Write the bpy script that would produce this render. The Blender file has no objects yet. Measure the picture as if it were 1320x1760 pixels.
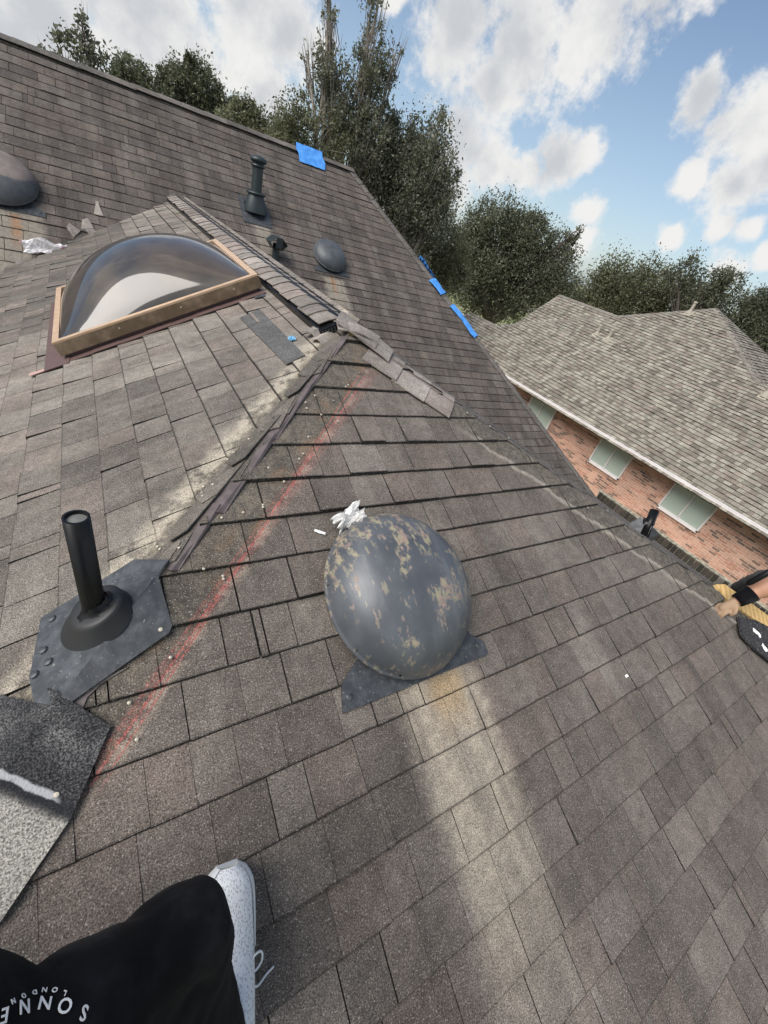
import bpy, math, random
import numpy as np
from mathutils import Vector, Matrix
random.seed(7); RNG = np.random.default_rng(7)
S = bpy.context.scene; C = S.collection
# ------------------------------------------------------------------ camera
FPX = 713.28                                    # focal length for a 1320 px wide picture
AX = np.array([[0.83915511, -0.47935433, 0.25697884],
               [-0.10430896, -0.60554952, -0.78894196],
               [0.53379616, 0.63523949, -0.55815092]])   # rows: camera right, down, forward in the world
cam = bpy.data.cameras.new('camera'); cam_ob = bpy.data.objects.new('camera', cam); C.objects.link(cam_ob)
cam.sensor_fit = 'HORIZONTAL'; cam.sensor_width = 36; cam.lens = 36 * FPX / 1320
cam.clip_start = 0.02; cam.clip_end = 2000
r_, d_, f_ = [Vector(a) for a in AX]
cam_ob.matrix_world = Matrix((( r_.x, -d_.x, -f_.x, 0), (r_.y, -d_.y, -f_.y, 0), (r_.z, -d_.z, -f_.z, 0), (0, 0, 0, 1)))
S.camera = cam_ob
S.render.resolution_x = 768; S.render.resolution_y = 1024
S.view_settings.view_transform = 'Standard'; S.view_settings.look = 'None'
S.view_settings.exposure = 0.50; S.view_settings.gamma = 1; S.view_settings.use_curve_mapping = False
SUN_EL, SUN_AZ = math.radians(50), math.radians(-97)     # azimuth measured from +Y towards +X

def ray(x, y):
    v = AX.T @ np.array([x - 660, y - 880, FPX]); return v / np.linalg.norm(v)
# ------------------------------------------------------------------ node helpers
class G:
    def __init__(s, tree): s.t = tree; s.n = tree.nodes; s.l = tree.links
    def put(s, sock, v):
        if v is None: return
        if isinstance(v, bpy.types.NodeSocket): s.l.new(v, sock)
        else:
            if hasattr(sock, 'default_value'):
                try: sock.default_value = v
                except Exception: sock.default_value = (*v, 1)
    def m(s, op, a, b=None, c=None):
        n = s.n.new('ShaderNodeMath'); n.operation = op
        for i, v in enumerate((a, b, c)): s.put(n.inputs[i], v)
        return n.outputs[0]
    def v(s, op, a, b=None):
        n = s.n.new('ShaderNodeVectorMath'); n.operation = op
        s.put(n.inputs[0], a)
        if b is not None:
            if op == 'SCALE': s.put(n.inputs[3], b)
            else: s.put(n.inputs[1], b)
        return n.outputs['Value'] if op in ('DOT_PRODUCT', 'LENGTH', 'DISTANCE') else n.outputs[0]
    def noise(s, vec, scale, detail=2, rough=.5):
        n = s.n.new('ShaderNodeTexNoise'); s.put(n.inputs['Vector'], vec)
        n.inputs['Scale'].default_value = scale; n.inputs['Detail'].default_value = detail; n.inputs['Roughness'].default_value = rough
        return n.outputs[0]
    def vor(s, vec, scale, out='Distance', feature='F1'):
        n = s.n.new('ShaderNodeTexVoronoi'); n.feature = feature; s.put(n.inputs['Vector'], vec); n.inputs['Scale'].default_value = scale
        return n.outputs[out]
    def step(s, v, a, b, lo=0., hi=1.):
        n = s.n.new('ShaderNodeMapRange'); n.interpolation_type = 'SMOOTHSTEP'
        for i, x in enumerate((v, a, b, lo, hi)): s.put(n.inputs[i], x)
        return n.outputs[0]
    def mix(s, f, a, b, bt='MIX'):
        n = s.n.new('ShaderNodeMix'); n.data_type = 'RGBA'; n.blend_type = bt
        s.put(n.inputs['Factor'], f)
        for k, v in ((6, a), (7, b)):
            if isinstance(v, tuple) and len(v) == 3: v = (*v, 1)
            s.put(n.inputs[k], v)
        return n.outputs[2]
    def xyz(s, v):
        n = s.n.new('ShaderNodeSeparateXYZ'); s.put(n.inputs[0], v); return n.outputs
    def comb(s, x, y, z):
        n = s.n.new('ShaderNodeCombineXYZ')
        for i, v in enumerate((x, y, z)): s.put(n.inputs[i], v)
        return n.outputs[0]
    def attr(s, name):
        n = s.n.new('ShaderNodeAttribute'); n.attribute_name = name; return n.outputs['Fac']
    def pos(s): return s.n.new('ShaderNodeNewGeometry').outputs['Position']
    def obj(s): return s.n.new('ShaderNodeTexCoord').outputs['Object']
    def rnd(s): return s.n.new('ShaderNodeObjectInfo').outputs['Random']
    def bump(s, h, strength=.5, dist=.01):
        n = s.n.new('ShaderNodeBump'); n.inputs['Strength'].default_value = strength; n.inputs['Distance'].default_value = dist
        s.put(n.inputs['Height'], h); return n.outputs[0]

def newmat(name, col=(.5, .5, .5), rough=.7, metal=0., spec=None, build=None):
    m = bpy.data.materials.new(name); m.use_nodes = True
    b = m.node_tree.nodes['Principled BSDF']
    b.inputs['Base Color'].default_value = (*col, 1); b.inputs['Roughness'].default_value = rough; b.inputs['Metallic'].default_value = metal
    if spec is not None: b.inputs['Specular IOR Level'].default_value = spec
    if build: build(G(m.node_tree), b)
    return m

# ------------------------------------------------------------------ world: sky and clouds
W = bpy.data.worlds.new('World'); S.world = W; W.use_nodes = True
def build_world():
    g = G(W.node_tree); bg = g.n['Background']
    sky = g.n.new('ShaderNodeTexSky'); sky.sky_type = 'NISHITA'; sky.sun_disc = False
    sky.sun_elevation = SUN_EL; sky.sun_rotation = SUN_AZ
    sky.air_density = 1.0; sky.dust_density = 1.0; sky.ozone_density = 1.3
    d = g.v('NORMALIZE', g.n.new('ShaderNodeTexCoord').outputs['Generated'])
    big = g.noise(d, 4.5, 6, .6); fine = g.noise(d, 15, 9, .66); puff = g.noise(d, 30, 5, .6)
    # cumulus: centres as sky directions with angular radii
    cl = [(790, 40, 130), (900, 75, 135), (1020, 50, 130), (850, 140, 66), (1120, -30, 95), (1210, -50, 75),
          (960, 275, 62), (1010, 258, 40), (905, 300, 50), (800, 250, 72), (850, 285, 60), (775, 300, 70),
          (1205, 168, 58), (1290, 210, 95), (1260, 320, 80), (1190, 310, 42), (1320, 280, 80),
          (1010, 362, 38), (1235, 385, 30), (1290, 393, 34), (1150, 412, 32), (1000, 415, 40), (1320, 440, 40), (1255, 462, 45),
          (60, 10, 210), (250, 20, 210), (420, 10, 150), (60, 110, 200), (300, 110, 150), (455, 160, 90), (490, 60, 90), (-150, 60, 260), (150, -120, 260), (680, -20, 45)]
    F = None; thick = None
    for (x, y, r) in cl:
        c = ray(x, y); rr = r / math.hypot(FPX, math.hypot(x - 660, y - 880)) * .92
        e = g.m('SUBTRACT', 1.0, g.m('DIVIDE', g.v('DISTANCE', d, tuple(c)), rr))
        e = g.m('MAXIMUM', e, -.6)
        F = e if F is None else g.m('SMOOTH_MAX', F, e, .10)
        if r >= 58:
            t = e
            thick = t if thick is None else g.m('MAXIMUM', thick, t)
    f0 = ray(800, 300)
    away = g.step(g.v('DOT_PRODUCT', d, tuple(f0)), .60, .35)
    gen = g.m('MULTIPLY', g.m('SUBTRACT', g.noise(d, 2.2, 3, .5), .47), 5.0)
    gen = g.m('MULTIPLY', g.m('ADD', gen, 1.0), away); F = g.m('MAXIMUM', F, g.m('SUBTRACT', gen, 1.0))
    edge = g.m('ADD', F, g.m('MULTIPLY', g.m('SUBTRACT', fine, .5), 1.5))
    edge = g.m('ADD', edge, g.m('MULTIPLY', g.m('SUBTRACT', big, .5), .5))
    edge = g.m('ADD', edge, g.m('MULTIPLY', g.m('SUBTRACT', puff, .5), .45))
    mask = g.step(edge, .06, .62)
    thick = g.m('MAXIMUM', thick, g.m('SUBTRACT', gen, .8))
    lump = g.noise(g.v('ADD', d, (.02, -.015, .05)), 11, 6, .6)
    grey = g.m('ADD', g.m('MULTIPLY', thick, .9), g.m('MULTIPLY', g.m('SUBTRACT', .5, lump), 2.6))
    grey = g.step(grey, .05, 1.15)
    ccol = g.mix(grey, (.625, .62, .61), (.415, .43, .455))
    z = g.xyz(d)[2]
    # thin veil in the low sky
    veil = g.step(z, .5, .0, .0, .38)
    blue = g.v('SCALE', sky.outputs[0], .092)
    base = g.mix(g.m('MAXIMUM', veil, g.m('MULTIPLY', g.step(big, .40, .75), .16)), blue, (.40, .50, .60))
    col = g.mix(mask, base, ccol)
    g.put(bg.inputs[0], col); bg.inputs[1].default_value = 1.0
build_world()
sun = bpy.data.lights.new('sun', 'SUN'); sun.energy = 3.0; sun.angle = math.radians(44); sun.color = (1, .945, .875)
so = bpy.data.objects.new('sun', sun); C.objects.link(so)
sd = Vector((math.sin(SUN_AZ) * math.cos(SUN_EL), math.cos(SUN_AZ) * math.cos(SUN_EL), math.sin(SUN_EL)))
so.rotation_euler = sd.to_track_quat('Z', 'Y').to_euler()

# ------------------------------------------------------------------ object helpers
def link(o, parent=None): 
    C.objects.link(o)
    if parent is not None:
        o.parent = parent; o.matrix_parent_inverse = parent.matrix_world.inverted() if False else Matrix.Translation(-parent_loc(parent))
    return o
def parent_loc(p):
    v = Vector(p.location)
    while p.parent is not None:
        p = p.parent; v = v * 1
    return v
def tag(o, label, cat, group=None, kind=None):
    if label: o['label'] = label
    if cat: o['category'] = cat
    if group: o['group'] = group
    if kind: o['kind'] = kind
    return o
def thing(name, label, cat, loc=(0, 0, 0), group=None):
    o = bpy.data.objects.new(name, None); o.empty_display_size = .1; o.location = loc; C.objects.link(o)
    return tag(o, label, cat, group)
def mesh(name, V, F, mat, parent=None, smooth=False, tone=None, tint=None, uv=None):
    """V in world coordinates; the object's origin is put at the mesh's centre (or the parent's frame)"""
    V = np.asarray(V, dtype=float).reshape(-1, 3)
    c = V.mean(axis=0) if len(V) else np.zeros(3)
    me = bpy.data.meshes.new(name)
    F = [tuple(int(i) for i in f) for f in F]
    me.from_pydata([tuple(p) for p in (V - c)], [], F)
    me.validate()
    if smooth: me.polygons.foreach_set('use_smooth', [True] * len(me.polygons))
    for nm, vals in (('tone', tone), ('tint', tint)):
        if vals is not None and len(me.polygons) == len(vals):
            a = me.attributes.new(nm, 'FLOAT', 'FACE'); a.data.foreach_set('value', np.asarray(vals, dtype=np.float32))
    if mat is not None: me.materials.append(mat)
    o = bpy.data.objects.new(name, me); C.objects.link(o)
    base = Vector((0, 0, 0))
    if parent is not None:
        o.parent = parent
        base = WLOC.get(parent.name, Vector(parent.location))
    o.location = Vector(c) - base
    WLOC[o.name] = Vector(c)
    return o
WLOC = {}
class MB:
    def __init__(s): s.V = []; s.F = []; s.T = []; s.U = []
    def add(s, V, F, tone=.5, tint=.5):
        n = len(s.V); s.V.extend([tuple(map(float, v)) for v in V]); s.F.extend([tuple(i + n for i in f) for f in F])
        s.T.extend([tone] * len(F)); s.U.extend([tint] * len(F))
    def box(s, lo, hi, M=None, tone=.5, tint=.5):
        x0, y0, z0 = lo; x1, y1, z1 = hi
        V = [(x0, y0, z0), (x1, y0, z0), (x1, y1, z0), (x0, y1, z0), (x0, y0, z1), (x1, y0, z1), (x1, y1, z1), (x0, y1, z1)]
        if M is not None: V = [M(v) for v in V]
        s.add(V, [(0, 3, 2, 1), (4, 5, 6, 7), (0, 1, 5, 4), (1, 2, 6, 5), (2, 3, 7, 6), (3, 0, 4, 7)], tone, tint)
    def tube(s, pts, rad, k=10, cap=True, tone=.5, tint=.5):
        pts = [Vector(p) for p in pts]; V = []; F = []
        if not hasattr(rad, '__len__'): rad = [rad] * len(pts)
        ref = None
        for i, p in enumerate(pts):
            t = (pts[min(i + 1, len(pts) - 1)] - pts[max(i - 1, 0)]).normalized()
            if ref is None: ref = t.orthogonal().normalized()
            a = (ref - t * ref.dot(t)).normalized(); b = t.cross(a); ref = a
            for j in range(k):
                w = 2 * math.pi * j / k; V.append(p + (a * math.cos(w) + b * math.sin(w)) * rad[i])
        for i in range(len(pts) - 1):
            for j in range(k):
                q = (j + 1) % k; F.append((i * k + j, i * k + q, (i + 1) * k + q, (i + 1) * k + j))
        if cap: F.append(tuple(range(k))[::-1]); F.append(tuple((len(pts) - 1) * k + j for j in range(k)))
        s.add(V, F, tone, tint)
    def lathe(s, prof, M, k=32, sx=1., sy=1., tone=.5):
        V = []; F = []
        for (r, z) in prof:
            for j in range(k):
                w = 2 * math.pi * j / k; V.append(M((r * sx * math.cos(w), r * sy * math.sin(w), z)))
        for i in range(len(prof) - 1):
            for j in range(k):
                q = (j + 1) % k; F.append((i * k + j, i * k + q, (i + 1) * k + q, (i + 1) * k + j))
        if prof[-1][0] < 1e-3: pass
        s.add(V, F, tone)
    def build(s, name, mat, parent=None, smooth=False): return mesh(name, s.V, s.F, mat, parent, smooth, s.T, s.U)

class Plane:
    """roof plane: O origin, u level along the courses, s down the slope, n outwards"""
    def __init__(p, O, u, down, pitch):
        p.O = Vector(O); p.u = Vector(u).normalized(); dh = Vector(down).normalized()
        a = math.atan(pitch); p.s = (dh * math.cos(a) + Vector((0, 0, -math.sin(a)))).normalized()
        p.n = (dh * math.sin(a) + Vector((0, 0, math.cos(a)))).normalized(); p.ca = math.cos(a); p.pitch = pitch
    def at(p, u, s, h=0.): return p.O + p.u * u + p.s * s + p.n * h
    def uv(p, X):
        q = Vector(X) - p.O; return (q.dot(p.u), q.dot(p.s))
    def xy(p, x, y, h=0.):                   # point of the plane above world x, y
        z = p.O.z - (p.n.x * (x - p.O.x) + p.n.y * (y - p.O.y)) / p.n.z
        return Vector((x, y, z)) + p.n * h
    def look(p, px, py, h=0.):
        r = Vector(ray(px, py)); return r * ((p.n.dot(p.O) + h) / p.n.dot(r))
    def M(p, u0, s0, rot=0.):                # local frame: x along u, y up the slope, z out
        cr, sr = math.cos(rot), math.sin(rot)
        def f(v):
            x = v[0] * cr - v[1] * sr; y = v[0] * sr + v[1] * cr
            return p.O + p.u * (u0 + x) + p.s * (s0 - y) + p.n * v[2]
        return f

P = Vector((1.042, 1.897, -.4714))          # peak where the two hips meet
E_ = Vector((1.042, 7.047, -.4714))         # where the wing's ridge dies into the main roof
TC = .41; HR = TC / .5                      # right slope's pitch; the right hip's plan ratio
PA = Plane(P, (0, 1, 0), (-1, 0, 0), .5)
PB = Plane(P, (1, 0, 0), (0, -1, 0), .5)
PC = Plane(P, (0, 1, 0), (1, 0, 0), TC)
PM = Plane(E_, (1, 0, 0), (0, -1, 0), .667)
MR = Vector((4.049, 8.57, .545)); MHE = Vector((7.468, 3.088, -3.112))
PN = Plane((12.4, 0, -3.41), (0, 1, 0), (-1, 0, 0), .667)
NT = Vector((18.28, 7.96, .51))

# ------------------------------------------------------------------ materials
def asphalt(name, dark, light, warm, streak=(0, 1), stains=True, gscale=330, stre=1.0):
    def f(g, b):
        p = g.pos(); X, Y, Z = g.xyz(p)
        tone = g.attr('tone'); tint = g.attr('tint')
        col = g.mix(g.m('MINIMUM', g.m('MAXIMUM', tone, 0.), 1.), dark, light)
        col = g.mix(g.m('MULTIPLY', g.step(tint, .45, .95), .6), col, warm)
        # weather streaks that run down the slope
        sv = g.v('MULTIPLY', p, (4.2 if streak[0] == 0 else .28, 4.2 if streak[1] == 0 else .28, .3))
        st = g.noise(sv, 1.6, 4, .6)
        col = g.mix(1.0, col, g.v('SCALE', (1, 1, 1), g.step(st, .25, .75, 1 - .42 * stre, 1 + .42 * stre)), 'MULTIPLY')
        bl = g.noise(p, 2.6, 4, .6)
        col = g.mix(1.0, col, g.v('SCALE', (1, 1, 1), g.step(bl, .28, .72, .78, 1.2)), 'MULTIPLY')
        if stains:
            nz = g.noise(p, 14, 4, .65); nb = g.noise(p, 45, 3, .6)
            dz = g.m('SUBTRACT', nz, .5)
            def band(x0, x1, y1, soft, y0=None, wob=.12, lo_soft=1.0):
                xx = g.m('ADD', X, g.m('MULTIPLY', dz, wob))
                a = g.m('MULTIPLY', g.step(xx, x0 - soft, x0 + soft), g.step(xx, x1 + soft, x1 - soft))
                a = g.m('MULTIPLY', a, g.step(Y, y1, y1 - .05))
                if y0 is not None: a = g.m('MULTIPLY', a, g.step(Y, y0, y0 + lo_soft))
                return a
            if name == 'front_shingle':
                a = band(.69, 1.00, .52, .05, -.55, .12, .75)                       # washed pale below the big vent
                a = g.m('MULTIPLY', a, g.step(g.noise(g.v('MULTIPLY', p, (9, .9, .9)), 1.3, 3, .6), .30, .62, .35, 1.))
                col = g.mix(g.m('MULTIPLY', a, .72), col, (.46, .40, .315))
                r = band(.80, .93, .50, .035, .28, .05, .16)
                col = g.mix(g.m('MULTIPLY', r, .6), col, (.40, .27, .12))
                # strips that the removed hip caps used to cover
                L = g.m('DIVIDE', g.m('SUBTRACT', g.m('SUBTRACT', X, P.x), g.m('SUBTRACT', Y, P.y)), 1.4142)     # distance from left hip
                L = g.m('ADD', L, g.m('MULTIPLY', dz, .06))
                under = g.m('MULTIPLY', g.step(L, .165, .15), g.step(L, -.05, 0))
                under = g.m('MULTIPLY', under, g.step(Y, 0.3, .5))
                cc = g.mix(g.step(nb, .35, .7), (.055, .05, .042), (.15, .135, .10))
                col = g.mix(g.m('MULTIPLY', under, .55), col, cc)
                rust = g.m('MULTIPLY', under, g.m('MULTIPLY', g.step(L, .04, .12), g.step(nz, .48, .66)))
                col = g.mix(g.m('MULTIPLY', rust, .55), col, (.20, .13, .08))
                edge = g.m('MULTIPLY', g.m('MULTIPLY', g.step(L, .15, .165), g.step(L, .20, .17)), g.step(nz, .45, .55))
                edge = g.m('MULTIPLY', edge, g.step(Y, 0.4, .6))
                col = g.mix(g.m('MULTIPLY', edge, .6), col, (.36, .29, .23))
                # red chalk line, snapped twice
                for (ax, ay, bx, by, wd, al) in ((1.055, 1.675, -.108, .535, .0046, .95), (.93, 1.585, -.085, .53, .0038, .8), (1.03, 1.675, -.118, .55, .0028, .5), (1.09, 1.675, -.095, .56, .026, .24)):
                    lx, ly = bx - ax, by - ay; ln = math.hypot(lx, ly)
                    dd = g.m('ABSOLUTE', g.m('DIVIDE', g.m('SUBTRACT', g.m('MULTIPLY', g.m('SUBTRACT', X, ax), ly), g.m('MULTIPLY', g.m('SUBTRACT', Y, ay), lx)), ln))
                    k = g.m('MULTIPLY', g.step(dd, wd, wd * .35), g.step(Y, .50, .56)); k = g.m('MULTIPLY', k, g.step(Y, 1.80, 1.55))
                    k = g.m('MULTIPLY', k, g.step(g.noise(p, 120, 3, .7), .36, .60))
                    col = g.mix(g.m('MULTIPLY', k, al), col, (.40, .115, .10))
                # right hip
                H = g.m('DIVIDE', g.m('ADD', g.m('MULTIPLY', g.m('SUBTRACT', X, P.x), HR), g.m('SUBTRACT', Y, P.y)), math.hypot(1, HR))
                H = g.m('ADD', g.m('MULTIPLY', H, -1.), g.m('MULTIPLY', dz, .05))
                H = g.m('ADD', H, g.m('MULTIPLY', g.m('SUBTRACT', g.noise(p, 3.5, 2), .5), .05))
                cap = g.m('MULTIPLY', g.step(H, .125, .105), g.step(X, 1.35, 1.5))
                cc = g.mix(g.step(nb, .4, .7), (.07, .065, .052), (.17, .155, .12))
                col = g.mix(g.m('MULTIPLY', cap, .6), col, cc)
                ln = g.m('MULTIPLY', g.m('MULTIPLY', g.step(H, .118, .128), g.step(H, .158, .135)), g.step(X, 1.4, 1.6))
                col = g.mix(g.m('MULTIPLY', ln, .55), col, (.40, .37, .31))
            if name == 'left_shingle':
                L = g.m('DIVIDE', g.m('SUBTRACT', g.m('SUBTRACT', Y, P.y), g.m('SUBTRACT', X, P.x)), 1.4142)
                L = g.m('ADD', L, g.m('MULTIPLY', dz, .09))
                under = g.m('MULTIPLY', g.step(L, .125, .11), g.step(Y, .6, .7))
                cc = g.mix(g.step(nb, .4, .7), (.10, .09, .07), (.27, .235, .17))
                col = g.mix(g.m('MULTIPLY', under, .60), col, cc)
                ln = g.m('MULTIPLY', g.m('MULTIPLY', g.step(L, .08, .11), g.step(L, .21, .14)), g.step(nz, .36, .52))
                ln = g.m('MULTIPLY', ln, g.step(Y, .5, .7))
                col = g.mix(g.m('MULTIPLY', ln, .72), col, (.46, .41, .33))
            if name == 'main_shingle':
                for (x0, x1, y1, y0) in ((-.78, -.36, 6.40, 5.0), (1.98, 2.2, 7.05, 6.2), (2.86, 3.2, 6.42, 5.5)):
                    a = band(x0, x1, y1, .05, y0, .15, .7)
                    col = g.mix(g.m('MULTIPLY', a, .6), col, (.33, .30, .245))
                for (x0, x1, y1, y0) in ((-.62, -.54, 6.36, 5.9), (2.97, 3.05, 6.42, 6.05)):
                    a = band(x0, x1, y1, .03, y0, .05, .3)
                    col = g.mix(g.m('MULTIPLY', a, .7), col, (.30, .16, .08))
        mo = g.noise(p, 24, 4, .6); col = g.mix(1.0, col, g.v('SCALE', (1, 1, 1), g.step(mo, .3, .7, .86, 1.15)), 'MULTIPLY')
        col = g.mix(g.step(tone, -.3, -.7), col, (.026, .024, .022))  # negative tone: painted shadow of the course lines and bare cut asphalt
        # mineral granules
        g1 = g.noise(p, gscale, 2, .7); g2 = g.vor(p, gscale * .75)
        gr = g.step(g1, .28, .74, .34, 1.66)
        col = g.mix(1.0, col, g.v('SCALE', (1, 1, 1), gr), 'MULTIPLY')
        sp = g.m('MULTIPLY', g.step(g.noise(p, gscale * .8, 1, .5), .62, .71), .75)
        col = g.mix(sp, col, g.mix(.5, col, (.62, .59, .53)))
        g.put(b.inputs['Base Color'], col)
        b.inputs['Roughness'].default_value = .88; b.inputs['Specular IOR Level'].default_value = .28
        g.put(b.inputs['Normal'], g.bump(g.m('ADD', g1, g.m('MULTIPLY', g.noise(p, 30, 3), .6)), .75, .003))
    return newmat(name, build=f)
MA = asphalt('left_shingle', (.108, .097, .085), (.215, .195, .170), (.20, .165, .143), (1, 0), stre=.55)
MBm = asphalt('front_shingle', (.098, .083, .073), (.174, .154, .134), (.158, .124, .107), (0, 1), stre=.45)
MM = asphalt('main_shingle', (.070, .060, .055), (.126, .111, .099), (.118, .094, .080), (0, 1), gscale=260, stre=.65)
MCm = asphalt('right_shingle', (.08, .073, .066), (.14, .127, .113), (.13, .105, .095), (1, 0), stains=False)
MNm = asphalt('neighbour_shingle', (.150, .135, .110), (.300, .286, .236), (.225, .180, .150), (1, 0), stains=False, gscale=160, stre=.08)
MCAP = asphalt('cap_shingle', (.19, .170, .152), (.31, .278, .25), (.25, .20, .175), (1, 0), stains=False, stre=.5)
MCAPD = asphalt('dark_cap_shingle', (.095, .088, .082), (.150, .137, .125), (.14, .12, .105), (0, 0), stains=False, stre=.3)
MPATCH = asphalt('patch_shingle', (.055, .055, .055), (.10, .10, .10), (.09, .08, .075), (1, 0), stains=False, stre=.3)
def f_(g, b):
    p = g.pos(); g.put(b.inputs['Base Color'], g.mix(g.noise(p, 60, 3), (.022, .020, .022), (.05, .044, .046)))
FELT = newmat('roofing_felt', rough=.75, build=f_)
def f_(g, b):
    p = g.pos(); g.put(b.inputs['Base Color'], g.mix(g.step(g.noise(p, 22, 3), .35, .7), (.085, .068, .07), (.135, .11, .11)))
FELT2 = newmat('grey_felt', rough=.6, build=f_)
def f_(g, b):
    p = g.obj(); X, Y, Z = g.xyz(p)
    dr = g.v('MULTIPLY', p, (1, .35, .6))
    n1 = g.noise(dr, 26, 5, .7); n2 = g.noise(p, 6.5, 3, .6); n3 = g.noise(g.v('MULTIPLY', p, (1, .2, .4)), 75, 3, .6)
    rim = g.noise(p, 9, 3)
    col = g.mix(g.step(rim, .3, .7), (.075, .083, .095), (.112, .122, .137))
    up = g.step(Y, -.12, .24)
    m1 = g.m('MULTIPLY', g.step(g.m('ADD', n2, g.m('MULTIPLY', up, .22)), .555, .60), g.step(n1, .44, .54))
    spk = g.noise(g.v('MULTIPLY', p, (1, .55, .7)), 85, 3, .7); m1 = g.m('MULTIPLY', m1, g.step(spk, .40, .50))
    m2 = g.m('MULTIPLY', g.step(n3, .565, .61), g.step(g.noise(p, 11, 3, .6), .48, .56))
    wash = g.step(g.noise(g.v('MULTIPLY', p, (1, .14, .25)), 16, 4, .6), .52, .78)
    col = g.mix(g.m('MULTIPLY', wash, .35), col, (.20, .21, .22))
    col = g.mix(g.m('MULTIPLY', g.m('MAXIMUM', m1, g.m('MULTIPLY', m2, .6)), .85), col, g.mix(g.step(g.noise(p, 40, 2), .42, .6), (.33, .30, .20), (.34, .25, .20)))
    g.put(b.inputs['Base Color'], col)
    g.put(b.inputs['Roughness'], g.m('ADD', .40, g.m('MULTIPLY', m1, .35)))
    g.put(b.inputs['Normal'], g.bump(g.m('ADD', g.noise(p, 5, 2), g.m('MULTIPLY', n1, .15)), .35, .012))
WORN = newmat('worn_painted_steel', rough=.45, metal=.15, build=f_)
def f_(g, b):
    p = g.obj(); n = g.noise(p, 7, 4, .6); Z = g.xyz(p)[2]
    col = g.mix(g.step(n, .3, .7), (.062, .070, .080), (.100, .108, .118)); g.put(b.inputs['Base Color'], col); g.put(b.inputs['Normal'], g.bump(n, .25, .012))
PLAIN = newmat('dull_painted_steel', rough=.5, metal=.15, build=f_)
def f_(g, b):
    p = g.obj(); n = g.noise(p, 9, 4, .65); Z = g.xyz(p)[2]
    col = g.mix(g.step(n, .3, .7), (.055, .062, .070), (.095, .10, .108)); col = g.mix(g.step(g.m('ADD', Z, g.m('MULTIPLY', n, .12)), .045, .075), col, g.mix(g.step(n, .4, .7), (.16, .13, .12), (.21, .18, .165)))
    g.put(b.inputs['Base Color'], col)
FADED = newmat('faded_painted_steel', rough=.6, build=f_)
def f_(g, b):
    p = g.obj(); n = g.noise(p, 30, 4, .6)
    col = g.mix(g.step(n, .35, .75), (.045, .050, .057), (.095, .102, .112))
    col = g.mix(g.m('MULTIPLY', g.step(g.noise(p, 140, 2), .68, .75), .7), col, (.4, .4, .38))
    g.put(b.inputs['Base Color'], col); g.put(b.inputs['Normal'], g.bump(n, .3, .006))
STEEL = newmat('grey_flashing', rough=.5, metal=.2, build=f_)
def f_(g, b):
    p = g.obj(); n = g.noise(g.v('MULTIPLY', p, (1, 1, .3)), 40, 4, .6)
    g.put(b.inputs['Base Color'], g.mix(g.step(n, .5, .8), (.005, .005, .006), (.014, .015, .017)))
BLACK = newmat('black_plastic', rough=.34, spec=.3, build=f_)
SHEEN = newmat('dark_green_paint', (.022, .032, .036), .42)
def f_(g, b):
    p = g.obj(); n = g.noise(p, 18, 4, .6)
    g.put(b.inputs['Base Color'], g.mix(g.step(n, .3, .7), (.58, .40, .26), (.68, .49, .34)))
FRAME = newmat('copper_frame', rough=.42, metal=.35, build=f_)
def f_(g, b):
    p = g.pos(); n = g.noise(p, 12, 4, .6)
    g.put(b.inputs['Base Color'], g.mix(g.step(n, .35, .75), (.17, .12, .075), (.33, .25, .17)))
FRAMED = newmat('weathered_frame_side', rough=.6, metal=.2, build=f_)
def f_(g, b):
    p = g.pos(); g.put(b.inputs['Base Color'], g.mix(g.noise(p, 25, 3), (.105, .066, .062), (.155, .10, .092)))
MAROON = newmat('maroon_flashing', rough=.5, metal=.15, build=f_)
PINK = newmat('pink_metal', (.45, .30, .26), .6)
def f_(g, b):
    p = g.obj(); b.inputs['Specular IOR Level'].default_value = .2
    b.inputs['Coat Weight'].default_value = 1.; b.inputs['Coat Roughness'].default_value = .045; b.inputs['Coat IOR'].default_value = 1.52
    g.put(b.inputs['Base Color'], g.mix(g.step(g.noise(p, 3, 3), .35, .7), (.026, .024, .023), (.085, .066, .050)))
    g.put(b.inputs['Normal'], g.bump(g.noise(g.v('MULTIPLY', p, (1, .5, 1)), 2.5, 4, .5), .16, .03))
ACRYL = newmat('smoked_acrylic', rough=.32, build=f_)
def f_(g, b):
    p = g.obj(); g.put(b.inputs['Base Color'], g.mix(g.step(g.noise(p, 14, 3), .35, .65), (.055, .24, .66), (.085, .32, .78)))
    g.put(b.inputs['Normal'], g.bump(g.noise(p, 9, 3), .6, .02))
TAPE = newmat('blue_tape', rough=.55, build=f_)
ZINC = newmat('galvanised_nail', (.50, .46, .38), .5, .3)
RUSTN = newmat('dull_nail', (.30, .28, .25), .5, .4)
WHITE = newmat('white_trim', (.74, .71, .70), .5)
def f_(g, b):
    p = g.pos(); g.put(b.inputs['Base Color'], g.mix(g.step(g.noise(g.v('MULTIPLY', p, (1, 1, 3)), 3, 4), .3, .7), (.72, .69, .69), (.84, .81, .81)))
FASCIA = newmat('painted_fascia', rough=.55, build=f_)
SOFFIT = newmat('soffit_board', (.42, .36, .34), .7)
CLOTH = newmat('white_plastic_sheet', (.90, .90, .89), .7)
def f_(g, b):
    p = g.obj(); g.put(b.inputs['Base Color'], g.mix(g.step(g.noise(p, 11, 3), .62, .70), (.78, .76, .77), (.45, .12, .16)))
BAG = newmat('printed_wrapper', rough=.4, build=f_)
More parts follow.
